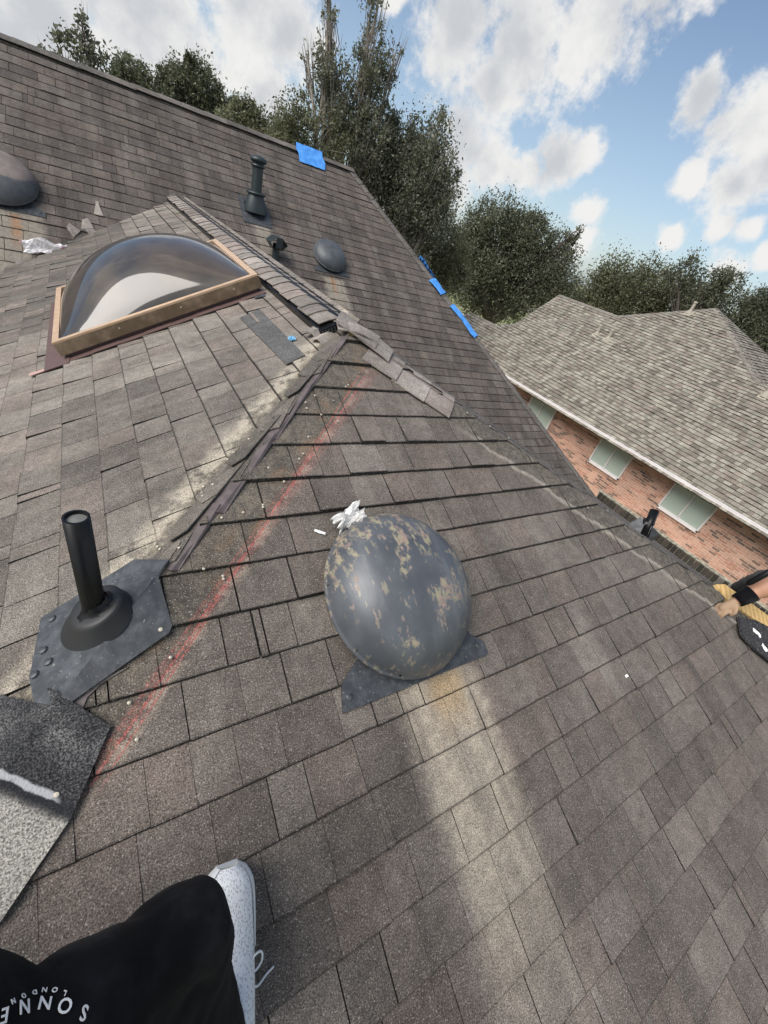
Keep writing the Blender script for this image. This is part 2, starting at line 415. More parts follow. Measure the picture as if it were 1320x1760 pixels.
def f_(g, b):
    p = g.pos(); ax = g.v('DOT_PRODUCT', p, (.77, -.63, 0)); n = g.noise(g.v('MULTIPLY', p, (30, 40, 40)), 1.2, 4, .6)
    w = g.m('SINE', g.m('ADD', g.m('MULTIPLY', ax, 160), g.m('MULTIPLY', n, 6)))
    g.put(b.inputs['Base Color'], g.mix(g.step(w, .1, .95), (.66, .46, .20), (.50, .31, .11)))
WOOD = newmat('fresh_timber', rough=.7, build=f_)
def brickmat(name, cols, mortar=False):
    def f(g, b):
        p = g.pos(); t = g.attr('tone'); n = g.noise(p, 60, 3, .6); n2 = g.noise(p, 1.3, 3, .6)
        col = g.mix(g.step(t, .0, .55), cols[0], cols[1]); col = g.mix(g.step(t, .70, .80), col, cols[2]); col = g.mix(g.step(t, .9, .95), col, cols[3])
        col = g.mix(1.0, col, g.v('SCALE', (1, 1, 1), g.m('MULTIPLY', g.step(n, .2, .8, .8, 1.2), g.step(n2, .3, .7, .85, 1.12))), 'MULTIPLY')
        g.put(b.inputs['Base Color'], col); g.put(b.inputs['Normal'], g.bump(n, .4, .006)); b.inputs['Roughness'].default_value = .9
    return newmat(name, build=f)
BRICK = brickmat('pink_brick', ((.52, .27, .19), (.64, .40, .30), (.29, .185, .14), (.21, .15, .12)))
DBRICK = brickmat('mouldy_brick', ((.030, .028, .022), (.052, .046, .036), (.075, .06, .05), (.13, .12, .11)))
MORTAR = newmat('mortar', (.76, .62, .53), .95)
def f_(g, b):
    p = g.pos(); g.put(b.inputs['Base Color'], g.mix(g.step(g.noise(p, 18, 4), .35, .65), (.17, .16, .12), (.42, .39, .30)))
PMORTAR = newmat('stained_mortar', rough=.95, build=f_)
GLASS = newmat('window_glass', (.45, .58, .50), .04, 0, .6)
def f_(g, b):
    b.inputs['Roughness'].default_value = .5; b.inputs['Base Color'].default_value = (.84, .90, .84, 1)
    b.inputs['Coat Weight'].default_value = .5; b.inputs['Coat Roughness'].default_value = .03
BLIND = newmat('blind_slat', build=f_)
TRIMG = newmat('beige_pipe', (.36, .33, .27), .7)
def f_(g, b):
    p = g.pos(); n = g.noise(p, .25, 5, .6); n2 = g.noise(p, 3, 4, .6)
    g.put(b.inputs['Base Color'], g.mix(g.step(n, .35, .65), g.mix(n2, (.12, .15, .05), (.20, .24, .09)), g.mix(n2, (.22, .21, .11), (.30, .28, .16))))
GRASS = newmat('mown_grass', rough=.95, build=f_)
CONC = newmat('concrete', (.46, .44, .40), .9)
ROAD = newmat('asphalt_road', (.11, .11, .11), .9)
def leafmat(name, c0, c1, c2):
    def f(g, b):
        t = g.attr('tone'); p = g.pos()
        col = g.mix(t, c0, c1); col = g.mix(g.step(t, .86, .98), col, c2)
        col = g.mix(1.0, col, g.v('SCALE', (1, 1, 1), g.step(g.noise(p, .9, 3), .3, .7, .75, 1.25)), 'MULTIPLY')
        g.put(b.inputs['Base Color'], col); b.inputs['Roughness'].default_value = .55; b.inputs['Specular IOR Level'].default_value = .35
        tr = g.n.new('ShaderNodeBsdfTranslucent'); g.put(tr.inputs[0], g.mix(.5, col, (.16, .18, .07))); mx = g.n.new('ShaderNodeMixShader'); mx.inputs[0].default_value = .38
        g.l.new(b.outputs[0], mx.inputs[1]); g.l.new(tr.outputs[0], mx.inputs[2]); g.l.new(mx.outputs[0], g.n['Material Output'].inputs[0])
    return newmat(name, build=f)
LEAFD = leafmat('live_oak_leaf', (.075, .083, .055), (.155, .167, .110), (.25, .26, .18))
LEAFO = leafmat('olive_leaf', (.095, .102, .060), (.190, .195, .118), (.30, .29, .20))
LEAFG = leafmat('grey_green_leaf', (.090, .097, .072), (.185, .192, .140), (.28, .28, .21))
BARK = newmat('bark', (.12, .10, .085), .95)
PBARK = newmat('pale_bark', (.25, .22, .19), .9)

# ------------------------------------------------------------------ ground
def sheet(name, x0, y0, x1, y1, z, mat, n=1):
    xs = np.linspace(x0, x1, n + 1); ys = np.linspace(y0, y1, n + 1)
    V = [(x, y, z) for y in ys for x in xs]; F = [(j * (n + 1) + i, j * (n + 1) + i + 1, (j + 1) * (n + 1) + i + 1, (j + 1) * (n + 1) + i) for j in range(n) for i in range(n)]
    return mesh(name, V, F, mat)
GZ = -6.6
tag(sheet('ground', -900, -900, 900, 900, GZ, GRASS, 8), None, None, kind='structure')
def strip(name, a, b, w, z, mat):
    a = Vector((*a, z)); b = Vector((*b, z)); t = (b - a).normalized(); nn = Vector((-t.y, t.x, 0)) * w / 2
    return tag(mesh(name, [a - nn, b - nn, b + nn, a + nn], [(0, 1, 2, 3)], mat), None, None, kind='structure')
strip('path', (14, 58), (80, 8), 1.6, GZ + .004, CONC)
strip('road', (40, 82), (112, 26), 7.5, GZ + .008, ROAD)
strip('kerb', (36.8, 78.2), (108.8, 22.2), .3, GZ + .07, CONC)

# ------------------------------------------------------------------ shingles
def clip(poly, hp):
    for (a, b, c) in hp:                    # keep a*u + b*s <= c
        out = []
        for i in range(len(poly)):
            p, q = poly[i], poly[(i + 1) % len(poly)]
            dp = a * p[0] + b * p[1] - c; dq = a * q[0] + b * q[1] - c
            if dp <= 0: out.append(p)
            if dp * dq < 0: t = dp / (dp - dq); out.append((p[0] + (q[0] - p[0]) * t, p[1] + (q[1] - p[1]) * t))
        poly = out
        if len(poly) < 3: return []
    return poly
def half(pl, A, B, keep):
    """half-plane whose edge runs through world points A, B; keep = a point inside"""
    a = pl.uv(A); b = pl.uv(B); k = pl.uv(keep); n = (b[1] - a[1], a[0] - b[0]); c = n[0] * a[0] + n[1] * a[1]
    if n[0] * k[0] + n[1] * k[1] > c: n = (-n[0], -n[1]); c = -c
    L = math.hypot(*n); return (n[0] / L, n[1] / L, c / L)
def proj(X):
    c = AX @ np.array(X); 
    return (660 + FPX * c[0] / c[2], 880 + FPX * c[1] / c[2]) if c[2] > .05 else None
def area(V):
    q = [proj(v) for v in V]
    if any(t is None for t in q): return 0
    cx = sum(t[0] for t in q) / len(q); cy = sum(t[1] for t in q) / len(q)
    if not (-10 < cx < 1330 and -10 < cy < 1770): return 0
    return abs(sum(q[i][0] * q[(i + 1) % len(q)][1] - q[(i + 1) % len(q)][0] * q[i][1] for i in range(len(q)))) / 2
def shingles(pl, u0, u1, s0, s1, e, hp, wr, seed, tonef=None, thick=.006, mat=None, joint=.25, wig=.0015, edge=.0075):
    """every tab of the slope as (world verts, faces, tone, tint, projected area)"""
    R = random.Random(seed); out = []
    i = 0; s = s0
    while s < s1:
        u = u0 - R.uniform(0, wr[1]); hprev = thick; sj = R.uniform(-wig, wig); lift = R.uniform(.8, 1.4)
        top = s - .006
        while u < u1:
            w = R.uniform(*wr) if R.random() > .12 else R.uniform(wr[0] * .3, wr[0] * .7)
            gap = R.uniform(.0018, .0035) if R.random() < joint else .0006
            h = thick * lift * R.choice((1.0, 1.0, 1.4, 1.7)) * R.uniform(.9, 1.1)
            b0 = s + e + sj + R.uniform(-wig, wig) * .6; b1 = b0 + R.uniform(-wig, wig)
            n = 3
            poly = [(u + gap, top), (u + w - gap, top), (u + w - gap, b1)] + [(u + w - gap + (gap * 2 - w) * k / n, b1 + (b0 - b1) * k / n + R.uniform(-wig, wig) * .35) for k in range(1, n)] + [(u + gap, b0)]
            poly = clip(poly, hp)
            if poly:
                f = lambda q: .0012 + h * max(0, (q[1] - top) / (e + .006))
                low = [q[1] > top + e * .45 for q in poly]; T = [pl.at(q[0], q[1], f(q)) for q in poly]; Ti = [pl.at(q[0], q[1] - (.0036 if w_ else 0), f(q)) for q, w_ in zip(poly, low)]; cu = sum(q[0] for q in poly) / len(poly); B = [pl.at(q[0] + (.0014 if q[0] > cu else -.0014), q[1] + (edge if q[1] > top + e * .45 else 0), -.004) for q in poly]; k = len(T)
                F = [tuple(2 * k + j for j in range(k))] + [(2 * k + j, j, (j + 1) % k, 2 * k + (j + 1) % k) for j in range(k) if low[j] and low[(j + 1) % k]] + [(j, k + j, k + (j + 1) % k, (j + 1) % k) for j in range(k)]
                nb_ = sum(1 for j in range(k) if low[j] and low[(j + 1) % k])
                # orient outwards
                nrm = (T[1] - T[0]).cross(T[2] - T[1])
                if nrm.dot(pl.n) < 0: F = [tuple(reversed(x)) for x in F]
                c = pl.at(sum(q[0] for q in poly) / k, sum(q[1] for q in poly) / k)
                tn = R.random() ** 1.1; ti = R.random()
                if tonef: tn, ti = tonef(c, tn, ti, R)
                out.append((T + B + Ti, F, tn, ti, area(T), [tn] + [-.47] * nb_ + [-1.] * k))  # butt-edge band darkened: shade of course gaps painted in, with bare asphalt edge
            u += w
        s += e; i += 1
    return out
def lay(lists, parent, limit=300, joined='shingle_field'):
    """lists: [(tabs, material)]; the largest in the photograph become parts of their own, the rest one part"""
    allt = [(t[4], li, k) for li, (tabs, m) in enumerate(lists) for k, t in enumerate(tabs)]
    allt.sort(reverse=True); pick = set((a[1], a[2]) for a in allt[:limit] if a[0] > 60)
    for li, (tabs, m) in enumerate(lists):
        rest = MB()
        for k, t in enumerate(tabs):
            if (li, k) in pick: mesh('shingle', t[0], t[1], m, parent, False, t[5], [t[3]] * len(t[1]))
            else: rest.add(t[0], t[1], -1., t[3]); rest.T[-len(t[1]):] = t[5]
        if rest.V: tag(rest.build(joined, m, parent), None, None, kind='stuff')
EXP = .143
house = thing('house', 'near house whose worn dark grey shingle roof fills the foreground, hips stripped of their caps', 'house', (0, 0, 0)); WLOC['house'] = Vector((0, 0, 0))
# eaves
ZE = -3.05
def hipL(k): return P + Vector((-k, -k, -.5 * k))
def hipR(k): return P + Vector((k, -HR * k, -TC * k))
kL = (P.z - ZE) / .5; kR = (P.z - ZE) / TC
LE, RE = hipL(kL), hipR(kR)
sB = lambda X: PB.uv(X)[1]
s5 = PB.uv(PB.look(500, 887))[1] % EXP
sM = PM.uv(PM.look(460, 300.3))[1] % EXP
sA = PA.uv(PA.xy(-.168, 2.6))[1] % EXP
# B: front slope
def toneB(c, t, ti, R): return (t * .62 + .14 + (.2 if .6 < c.x < 1.0 and c.y < .45 else 0), ti)
tB = shingles(PB, -6, 8, s5 - EXP - .001, PB.uv(RE)[1], EXP, [half(PB, P, LE, (1, 0, 0)), half(PB, P, RE, (1, 0, 0))], (.085, .20), 11, toneB, .008)
def toneA(c, t, ti, R):
    t *= .85
    if c.y < 3.25 + .0 and c.y > 2.28 + R.uniform(-.05, .05) and c.x < .95: t = .95 + .35 * R.random(); ti = R.choice((.1, .5, .95))
    elif c.y > 3.9 and c.x > .3: t = .7 + .4 * R.random()
    elif c.y > 1.9 and c.x > .55: t = .8 + .4 * R.random()
    elif c.y > 3.4: t *= .35
    return (t, ti)
vA = E_ + Vector((-6, -6 * .5 / .667, -3))
tA = shingles(PA, -6, 7, sA - EXP, PA.uv(LE)[1], EXP, [half(PA, P, LE, (0, 3, 0)), half(PA, E_, vA, (0, 3, 0))], (.10, .22), 12, toneA, .0065, joint=.55)
vC = E_ + Vector((6, -6 * TC / .667, -TC * 6))
tC = shingles(PC, -6, 7, 0, PC.uv(RE)[1], EXP, [half(PC, P, RE, (3, 3, 0)), half(PC, E_, vC, (3, 3, 0))], (.10, .22), 13, None, .0065)
ML = Vector((-7, 8.57, .545))
def toneM(c, t, ti, R): return (t * .8, ti)
tM = shingles(PM, -8, 7, sM + PM.uv(MR)[1] - PM.uv(MR)[1] % EXP - EXP, PM.uv(MHE)[1], EXP, [half(PM, ML, MR, (3, 5, 0)), half(PM, MR, MHE, (3, 5, 0))], (.12, .26), 14, toneM, .0055, joint=.4)
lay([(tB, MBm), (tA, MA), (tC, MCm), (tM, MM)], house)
# decks below the shingles, gables and walls
def deck(pts, dz=-.006, name='roof_deck', mat=FELT):
    V = [Vector(p) + Vector((0, 0, dz)) for p in pts]; W_ = [v - Vector((0, 0, .12)) for v in V]; n = len(V)
    return mesh(name, V + W_, [tuple(range(n)), tuple(range(2 * n - 1, n - 1, -1))] + [(i, (i + 1) % n, n + (i + 1) % n, n + i) for i in range(n)], mat, house)
deck([P, LE, RE]); 
deck([P, E_, E_ + Vector((-5.16, -5.16 * .75, -2.58)), LE])
deck([P, E_, E_ + Vector((6.28, -6.28 * TC / .667, -2.575)), RE])
deck([ML, MR, MHE, Vector((-7, 3.1, -3.1))])
deck([ML + Vector((0, .05, -.01)), MR + Vector((0, .05, -.01)), Vector((7.5, 14, -3.1)), Vector((-7, 14, -3.1))], name='rear_slope', mat=MCm)
deck([MR + Vector((.03, .02, -.03)), MHE + Vector((.03, 0, -.03)), Vector((7.6, 14, -3.15))], name='gable_slope', mat=MCm)
w = MB(); w.box((-6.5, 3.6, GZ), (7.0, 13.6, -3.2)); w.box((LE.x + .4, RE.y + .4, GZ), (RE.x - .4, 4, -3.2)); 
w.build('wall', BRICK, house)
# ridge and hip caps
def cap_piece(A, B, hA, hB, nL, nR, wL, wR, lift, drop=.0, th=.005):
    """one bent cap from A (uphill) to B (downhill), arched over the edge"""
    A, B = Vector(A), Vector(B); t = (B - A).normalized(); up = (nL + nR).normalized()
    dL = (up.cross(t)); dL = t.cross(nL).normalized(); dR = t.cross(nR).normalized()
    V = []; F = []
    for (X, h) in ((A, hA), (B, hB)):
        prof = [(-1., 0), (-.55, 0), (-.16, .2), (0, .3), (.16, .2), (.55, 0), (1., 0)]
        for a, q in prof:
            if a < 0: v = X + (dL * (-a) * wL if dL.dot(dR) < 0 or True else 0) + nL * h
            else: v = X - (-dR) * a * wR * -1 + nR * h
            V.append(v - up * .018 * (1 - abs(a)) + up * (.01 if abs(a) < .2 else 0))
    n = 7
    F = [(i, i + 1, n + i + 1, n + i) for i in range(n - 1)]
    W_ = [v - up * th for v in V]
    F2 = [tuple(2 * n + k for k in reversed(f)) for f in F]
    e = [(0, n, 3 * n, 2 * n), (n - 1, 2 * n + n - 1, 3 * n + n - 1, 2 * n - 1)] + [(n + i, n + i + 1, 3 * n + i + 1, 3 * n + i) for i in range(n - 1)] + [(i + 1, i, 2 * n + i, 2 * n + i + 1) for i in range(n - 1)]
    return V + W_, F + F2 + e
def caps(A, B, nL, nR, w0, raise_, mat, name, seed, e=.145, k0=0, kend=None, jit=.004, over=.012, lipf=.007):
    """from A down/along to B, each cap's lower edge over the next"""
    R = random.Random(seed); A, B = Vector(A), Vector(B); L = (B - A).length; t = (B - A) / L; n = int(L / e)
    sl = t.cross(nL).normalized(); sr = t.cross(nR).normalized()
    # side vectors must point away from the edge, down each slope
    if sl.z > 0: sl = -sl
    if sr.z > 0: sr = -sr
    for i in range(n):
        a = A + t * (i * e - .01); b = A + t * (i * e + e + over + R.uniform(-jit, jit) * 2)
        up = (nL + nR).normalized(); V = []; hA = raise_ + .002; hB = raise_ + lipf + R.uniform(0, jit * .4)
        w1 = w0 * R.uniform(.94, 1.06); w2 = w0 * R.uniform(.94, 1.06); off = R.uniform(-jit, jit)
        for X, h in ((a, hA), (b, hB)):
            for q in (-1, -.6, -.2, 0, .2, .6, 1):
                side, nn, ww = (sl, nL, w1) if q < 0 else (sr, nR, w2)
                v = X + side * abs(q) * ww + nn * h - up * (.02 * max(0, 1 - abs(q) * 3)) + t * off
                V.append(v)
        m = 7; W_ = [v - up * .005 for v in V]
        F = [(j, j + 1, m + j + 1, m + j) for j in range(m - 1)]
        F += [tuple(2 * m + k for k in reversed(f)) for f in F[:m - 1]]
        F += [(0, m, 3 * m, 2 * m), (m - 1, 3 * m - 1, 4 * m - 1, 2 * m - 1)] + [(m + j, m + j + 1, 3 * m + j + 1, 3 * m + j) for j in range(m - 1)] + [(j + 1, j, 2 * m + j, 2 * m + j + 1) for j in range(m - 1)]
        tn = R.random()
        mesh(name, V + W_, F, mat, house, False, [tn] * len(F), [R.random()] * len(F))
KEND = P + Vector((0, .07, 0))
nE = Vector((1.07 * .84, .84 * .0, .84)).normalized()
caps(E_ + Vector((0, .05, 0)), KEND, PA.n, PC.n, .135, .045, MCAP, 'ridge_cap', 3, e=.142, jit=.008)
nBk = Vector((0, .6, .8)).normalized()
caps(MR, ML + Vector((0, 0, 0)), PM.n, nBk, .13, .035, MCAPD, 'ridge_cap', 4, e=.30, jit=.006, over=.02)
nEast = (MHE - MR).cross(Vector((0, 1, 0))).normalized()
if nEast.z < 0: nEast = -nEast
caps(MR, MHE, PM.n, nEast, .13, .012, MCAPD, 'hip_cap', 5, e=.17, jit=.01)
caps(hipR(.10), hipR(.51), PB.n, PC.n, .15, .014, MCAP, 'hip_cap', 6, e=.155, jit=.008)
caps(hipL(1.38), hipL(3.6), PA.n, PB.n, .15, .006, MCAPD, 'hip_cap', 8, e=.16, jit=.01)
# plastic ridge vent seen at the open end of the ridge, with its slots
rv = MB()
for sgn, pl in ((-1, PA), (1, PC)):
    side = pl.s
    a = KEND + Vector((0, -.03, 0)); b = E_ + Vector((0, -.1, 0))
    q = [a + side * .005 + pl.n * .004, a + side * .15 + pl.n * .004, a + side * .145 + pl.n * .035, a + side * .005 + pl.n * .040]
    q2 = [v + (b - a) for v in q]; rv.add(q + q2, [(0, 1, 2, 3), (7, 6, 5, 4), (0, 4, 5, 1), (1, 5, 6, 2), (2, 6, 7, 3), (3, 7, 4, 0)])
rv.build('ridge_vent', BLACK, house)
for sgn, pl in ((-1, PA), (1, PC)):
    for i in range(8):
        a = KEND + Vector((0, -.034, 0)) + pl.s * (.018 + .016 * i) + pl.n * .006; 
        m = MB(); m.add([a, a + pl.s * .008, a + pl.s * .008 + pl.n * .024, a + pl.n * .024, a + Vector((0, .006, 0)), a + pl.s * .008 + Vector((0, .006, 0)), a + pl.s * .008 + pl.n * .024 + Vector((0, .006, 0)), a + pl.n * .024 + Vector((0, .006, 0))],
                        [(0, 1, 2, 3), (7, 6, 5, 4), (0, 4, 5, 1), (1, 5, 6, 2), (2, 6, 7, 3), (3, 7, 4, 0)])
        m.build('vent_fin', STEEL, house)

# ------------------------------------------------------------------ neighbouring house
nb = thing('house', 'neighbouring pink brick house with mottled taupe shingle roof and white fascia', 'house', (12.4, 5, GZ)); NB = nb
WLOC[nb.name] = Vector((12.4, 5, GZ))
HLN = NT + Vector((-5.88, 7.69, -3.92)); HRN = NT + Vector((-2.23, -3.31, -1.48))
WR = Vector((16.05, -7, -.975))
def toneN(c, t, ti, R):
    t = R.choice((.0, .15, .4, .6, .75, .9, 1.0)) * R.uniform(.9, 1.1)
    return (t, ti)
e = EXP
kn = dict(e=e, wr=(.10, .24), mat=None, joint=.1)
# main slope in two convex pieces: y > 4.65 below the two hips, y < 4.65 up to the wing's ridge
sT = PN.uv(NT)[1]; s0 = -math.ceil(-sT / e) * e
tN = shingles(PN, 4.65, 15.1, s0, 0.02, e, [half(PN, NT, HLN, (13, 6, -3)), half(PN, NT, HRN, (13, 6, -3)), (-1, 0, -4.65), (1, 0, 15.1)], (.09, .18), 21, toneN, .013, joint=.1)
tN += shingles(PN, -7, 4.65, s0, 0.02, e, [(1, 0, 4.65), (0, -1, -PN.uv(WR)[1])], (.09, .18), 22, toneN, .013, joint=.1)
# small lean of the roof beyond the hip
tN += shingles(PN, 13.35, 15.1, s0, 0.02, e, [(0, -1, -PN.uv((14.05, 14, -2.31))[1]), tuple(-v for v in half(PN, NT, HLN, (13, 6, -3)))], (.10, .24), 23, toneN, .013, joint=.1)
PG = Plane((17.0, 12, -.648), (0, 1, 0), (-1, 0, 0), .75)
tG = shingles(PG, 10.4, 13.55, 0, 4.2, e, [(1, 0, 13.5 - 12 + .0)] if False else [(1, 0, 1.5)], (.09, .18), 24, toneN, .013, joint=.1) if False else shingles(PG, -2.2, 1.5, 0, 4.2, e, [(1, 0, 1.5)], (.09, .18), 24, toneN, .013, joint=.1)
PQ = Plane(NT, (1, 0, 0), (0, -1, 0), .447)
tQ = shingles(PQ, -3, 3, 0, 3.9, e, [half(PQ, NT, HRN, (18.28, 5, 0)), half(PQ, NT, NT + Vector((2.23, -3.31, -1.48)), (18.28, 5, 0))], (.10, .24), 25, toneN, .013, joint=.1)
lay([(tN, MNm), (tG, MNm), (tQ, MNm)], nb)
def deckn(pts, mat=FELT, name='roof_deck', th=.10):
    V = [Vector(p) + Vector((0, 0, -.012)) for p in pts]; W_ = [v - Vector((0, 0, th)) for v in V]; n = len(V)
    return mesh(name, V + W_, [tuple(range(n)), tuple(range(2 * n - 1, n - 1, -1))] + [(i, (i + 1) % n, n + (i + 1) % n, n + i) for i in range(n)], mat, nb)
deckn([(12.4, -7, -3.41), (16.05, -7, -.975), HRN, NT, (14.05, 13.45, -2.31), (14.05, 15.1, -2.31), (12.4, 15.1, -3.41)])
deckn([(17, 9, -.648), (17, 13.5, -.648), (13.4, 13.5, -3.35), (13.4, 9, -3.35)])
deckn([NT, HRN, NT + Vector((2.23, -3.31, -1.48))])
deckn([NT, (14.05, 13.45, -2.31), (22, 13.45, -3.3), (24.2, 7.96, -3.3), NT + Vector((2.23, -3.31, -1.48))], MNm, 'rear_slope')
deckn([(17.02, 9, -.66), (17.02, 13.5, -.66), (20.6, 13.5, -3.3), (20.6, 9, -3.3)], MNm, 'rear_slope')
deckn([(16.07, -7, -.99), HRN + Vector((.02, 0, -.02)), (19.6, 4.65, -3.3), (19.6, -7, -3.3)], MNm, 'rear_slope')
deckn([(14.07, 13.45, -2.32), (14.07, 15.1, -2.32), (15.5, 15.1, -3.3), (15.5, 13.45, -3.3)], MNm, 'rear_slope')
def ncaps(A, B, nL, nR, seed, e=.145):
    global house
    keep = house; house = nb
    caps(A, B, nL, nR, .14, .012, MCN, 'ridge_cap', seed, e=e, jit=.004)
    house = keep
MCN = asphalt('neighbour_cap', (.17, .155, .135), (.22, .205, .18), (.19, .165, .15), (1, 0), stains=False, gscale=160, stre=.2)
nNE = Vector((.55, 0, .83)).normalized(); nFar = Vector((0, .45, .89)).normalized()
ncaps(NT, (14.2, 13.3, -2.21), PN.n, nFar, 31, .29)
ncaps(NT, HRN, PN.n, PQ.n, 32, .2)
ncaps(NT, NT + Vector((2.23, -3.31, -1.48)), PQ.n, nNE, 33, .2)
ncaps((17, 10.2, -.648), (17, 13.5, -.648), PG.n, nNE, 34, .29)
ncaps((14.05, 13.4, -2.31), (14.05, 15.1, -2.31), PN.n, nNE, 35, .29)
# eaves
m = MB(); m.box((12.35, -7, -3.495), (12.40, 15.1, -3.385)); m.build('fascia', FASCIA, nb)
m = MB(); m.box((12.345, -7, -3.384), (12.42, 15.1, -3.378)); m.build('drip_edge', FASCIA, nb)
m = MB(); m.box((12.40, -7, -3.50), (13.0, 15.1, -3.485)); m.build('soffit', SOFFIT, nb)
m = MB(); m.box((13.012, -7, GZ), (13.2, 15.1, -3.50)); m.box((13.2, 14.9, GZ), (19, 15.1, -3.3)); m.box((13.2, -7, GZ), (19, -6.8, -2.0)); m.box((18.9, -6.8, GZ), (19.1, 14.9, -3.3)); m.build('wall', MORTAR, nb)
# bricks
R = random.Random(5); bl = []
wins = [(2.72, 3.92, -4.52), (5.26, 6.42, -4.52), (8.33, 9.52, -4.52)]
row = 0; z = GZ
while z < -3.51:
    y = -7 + (.1016 if row % 2 else 0)
    dark_run = 0
    while y < 15.0:
        y1 = y + .190; z1 = z + .0530; segs = [(y, y1)]
        top = z > -3.51 - .21
        for (a, b, zs) in wins:
            if z1 > zs - .215 and (z > zs - .22):
                if z1 > zs - .09:
                    ns = []
                    for (p, q) in segs:
                        if q <= a or p >= b: ns.append((p, q))
                        else:
                            if p < a - .02: ns.append((p, a))
                            if q > b + .02: ns.append((b, q))
                    segs = ns
        for (p, q) in segs:
            if q - p > .03 and not top:
                t = R.random() * .65; 
                if R.random() < .13 or (dark_run > 0 and R.random() < .35): t = .72 + R.random() * .28; dark_run = 3
                dark_run -= 1
                pr = R.uniform(.0, .004); bl.append((p, q, z, z1, t, pr))
        y += .2035
    z += .0677; row += 1
# soldier course under the soffit and rowlock sills
y = -7
while y < 15:
    if not any(a - .02 < y + .03 < b + .02 for a, b, _ in wins): bl.append((y, y + .058, -3.72, -3.515, R.random() * .6 + (.25 if R.random() < .3 else 0), .002))
    y += .0677
for (a, b, zs) in wins:
    y = a - .05
    while y < b + .03: bl.append((y, y + .058, zs - .10, zs - .004, R.random() * .7 + .1, .030)); y += .0677
brs = []
for (p, q, z0, z1, t, pr) in bl:
    x0 = 13.004 - pr; V = [(13.02, p, z0), (13.02, q, z0), (13.02, q, z1), (13.02, p, z1), (x0, p, z0), (x0, q, z0), (x0, q, z1), (x0, p, z1)]
    F = [(4, 7, 6, 5), (0, 4, 5, 1), (1, 5, 6, 2), (2, 6, 7, 3), (3, 7, 4, 0)]
    vis = area(V[4:]); c = proj(V[4]); s_ = 1
    # hidden behind the near roof: skip as a part
    if c and (c[1] > 560 + (c[0] - 845) * 1.45 - 60 and c[0] < 1040): vis = 0
    if c and c[0] >= 1000 and c[1] > 850 + (c[0] - 1010) * .69: vis = 0
    brs.append((V, F, t, .5, vis))
order = sorted(range(len(brs)), key=lambda k: -brs[k][4])[:300]; so_ = set(k for k in order if brs[k][4] > 10); rest = MB()
for k, t in enumerate(brs):
    if k in so_: mesh('brick', t[0], t[1], BRICK, nb, False, [t[2]] * 5, [.5] * 5)
    else: rest.add(t[0], t[1], t[2], t[3])
tag(rest.build('brickwork', BRICK, nb), None, None, kind='stuff')
# windows
for wi, (a, b, zs) in enumerate(wins):
    zt = -3.515; x = 12.955; f = .05
    fr = MB()
    for (y0, y1, z0, z1) in ((a, a + f, zs, zt), (b - f, b, zs, zt), (a, b, zs, zs + f), (a, b, zt - f, zt), ((a + b) / 2 - .022, (a + b) / 2 + .022, zs + f, zt - f)):
        fr.box((x, y0 + .0005, z0), (x + .06, y1 - .0005, z1))
    w_ = fr.build('window', WHITE, nb); 
    for (p, q) in ((a + f, (a + b) / 2 - .022), ((a + b) / 2 + .022, b - f)):
        g_ = MB(); g_.box((x + .045, p, zs + f), (x + .050, q, zt - f)); 
        g_.build('pane_backing', GLASS, w_)
        z = zs + f + .05; m = MB()
        while z < zt - f:
            m.add([(x + .040, p + .01, z), (x + .040, q - .01, z), (x + .024, q - .01, z + .026), (x + .024, p + .01, z + .026)], [(0, 1, 2, 3)]); z += .030
        m.build('blind', BLIND, w_)
        m = MB(); m.box((x + .02, p, zs + f), (x + .04, q, zs + f + .025)); m.build('sash_rail', WHITE, w_)
    m = MB(); m.box((x + .002, a + .01, zs - .004), (x - .04 + .002, b - .01, zs + .012)); m.build('sill', WHITE, w_)
# vents on the neighbour's roof
def roof_jack(pl, x, y, h, label, r=.05, group=None):
    c = pl.xy(x, y); t = thing('roof_vent_pipe', label, 'vent pipe', c, group); WLOC[t.name] = c
    M = pl.M(*pl.uv(c))
    m = MB(); m.box((-.12, -.16, .012), (.12, .16, .018), M); m.build('flashing', TRIMG, t)
    m = MB(); m.tube([c + Vector((0, 0, -.02)), c + Vector((0, 0, h))], r, 12); m.tube([c + Vector((0, 0, -.02)), c + Vector((0, 0, h * .35))], [r * 2.0, r * 1.1], 12); m.build('pipe', TRIMG, t)
    m = MB(); m.tube([c + Vector((0, 0, h)), c + Vector((0, 0, h + .05))], [r * 1.35, r * 1.1], 12); m.build('cap', TRIMG, t)
    return t
roof_jack(PN, 15.46, 9.95, .30, 'left one of the pair of small beige vent pipes on the neighbouring taupe roof')
roof_jack(PN, 15.46, 9.44, .30, 'right one of the pair of small beige vent pipes on the neighbouring taupe roof')
roof_jack(PN, 17.70, 8.45, .34, 'pale vent pipe standing just below the top cap of the neighbouring roof')
roof_jack(PN, 15.70, 4.30, .40, 'pale vent pipe low on the neighbouring roof at the right edge of the picture', .06)

# ------------------------------------------------------------------ third roof beyond
h3 = thing('house', 'distant house of which only a brownish hipped roof corner shows at the right edge', 'house', (36, 12.5, GZ)); WLOC[h3.name] = Vector((36, 12.5, GZ))
m = MB(); r3 = [(32, 4, -1.6), (44, 4, -1.6), (44, 16, -1.6), (32, 16, -1.6), (36, 10, .9), (40, 10, .9)]
m.add(r3, [(0, 1, 5, 4), (1, 2, 5), (2, 3, 4, 5), (3, 0, 4)], .3, .8); m.build('roof', MCN, h3)
m = MB(); m.box((32.4, 4.4, GZ), (43.6, 15.6, -1.62)); m.build('wall', BRICK, h3)

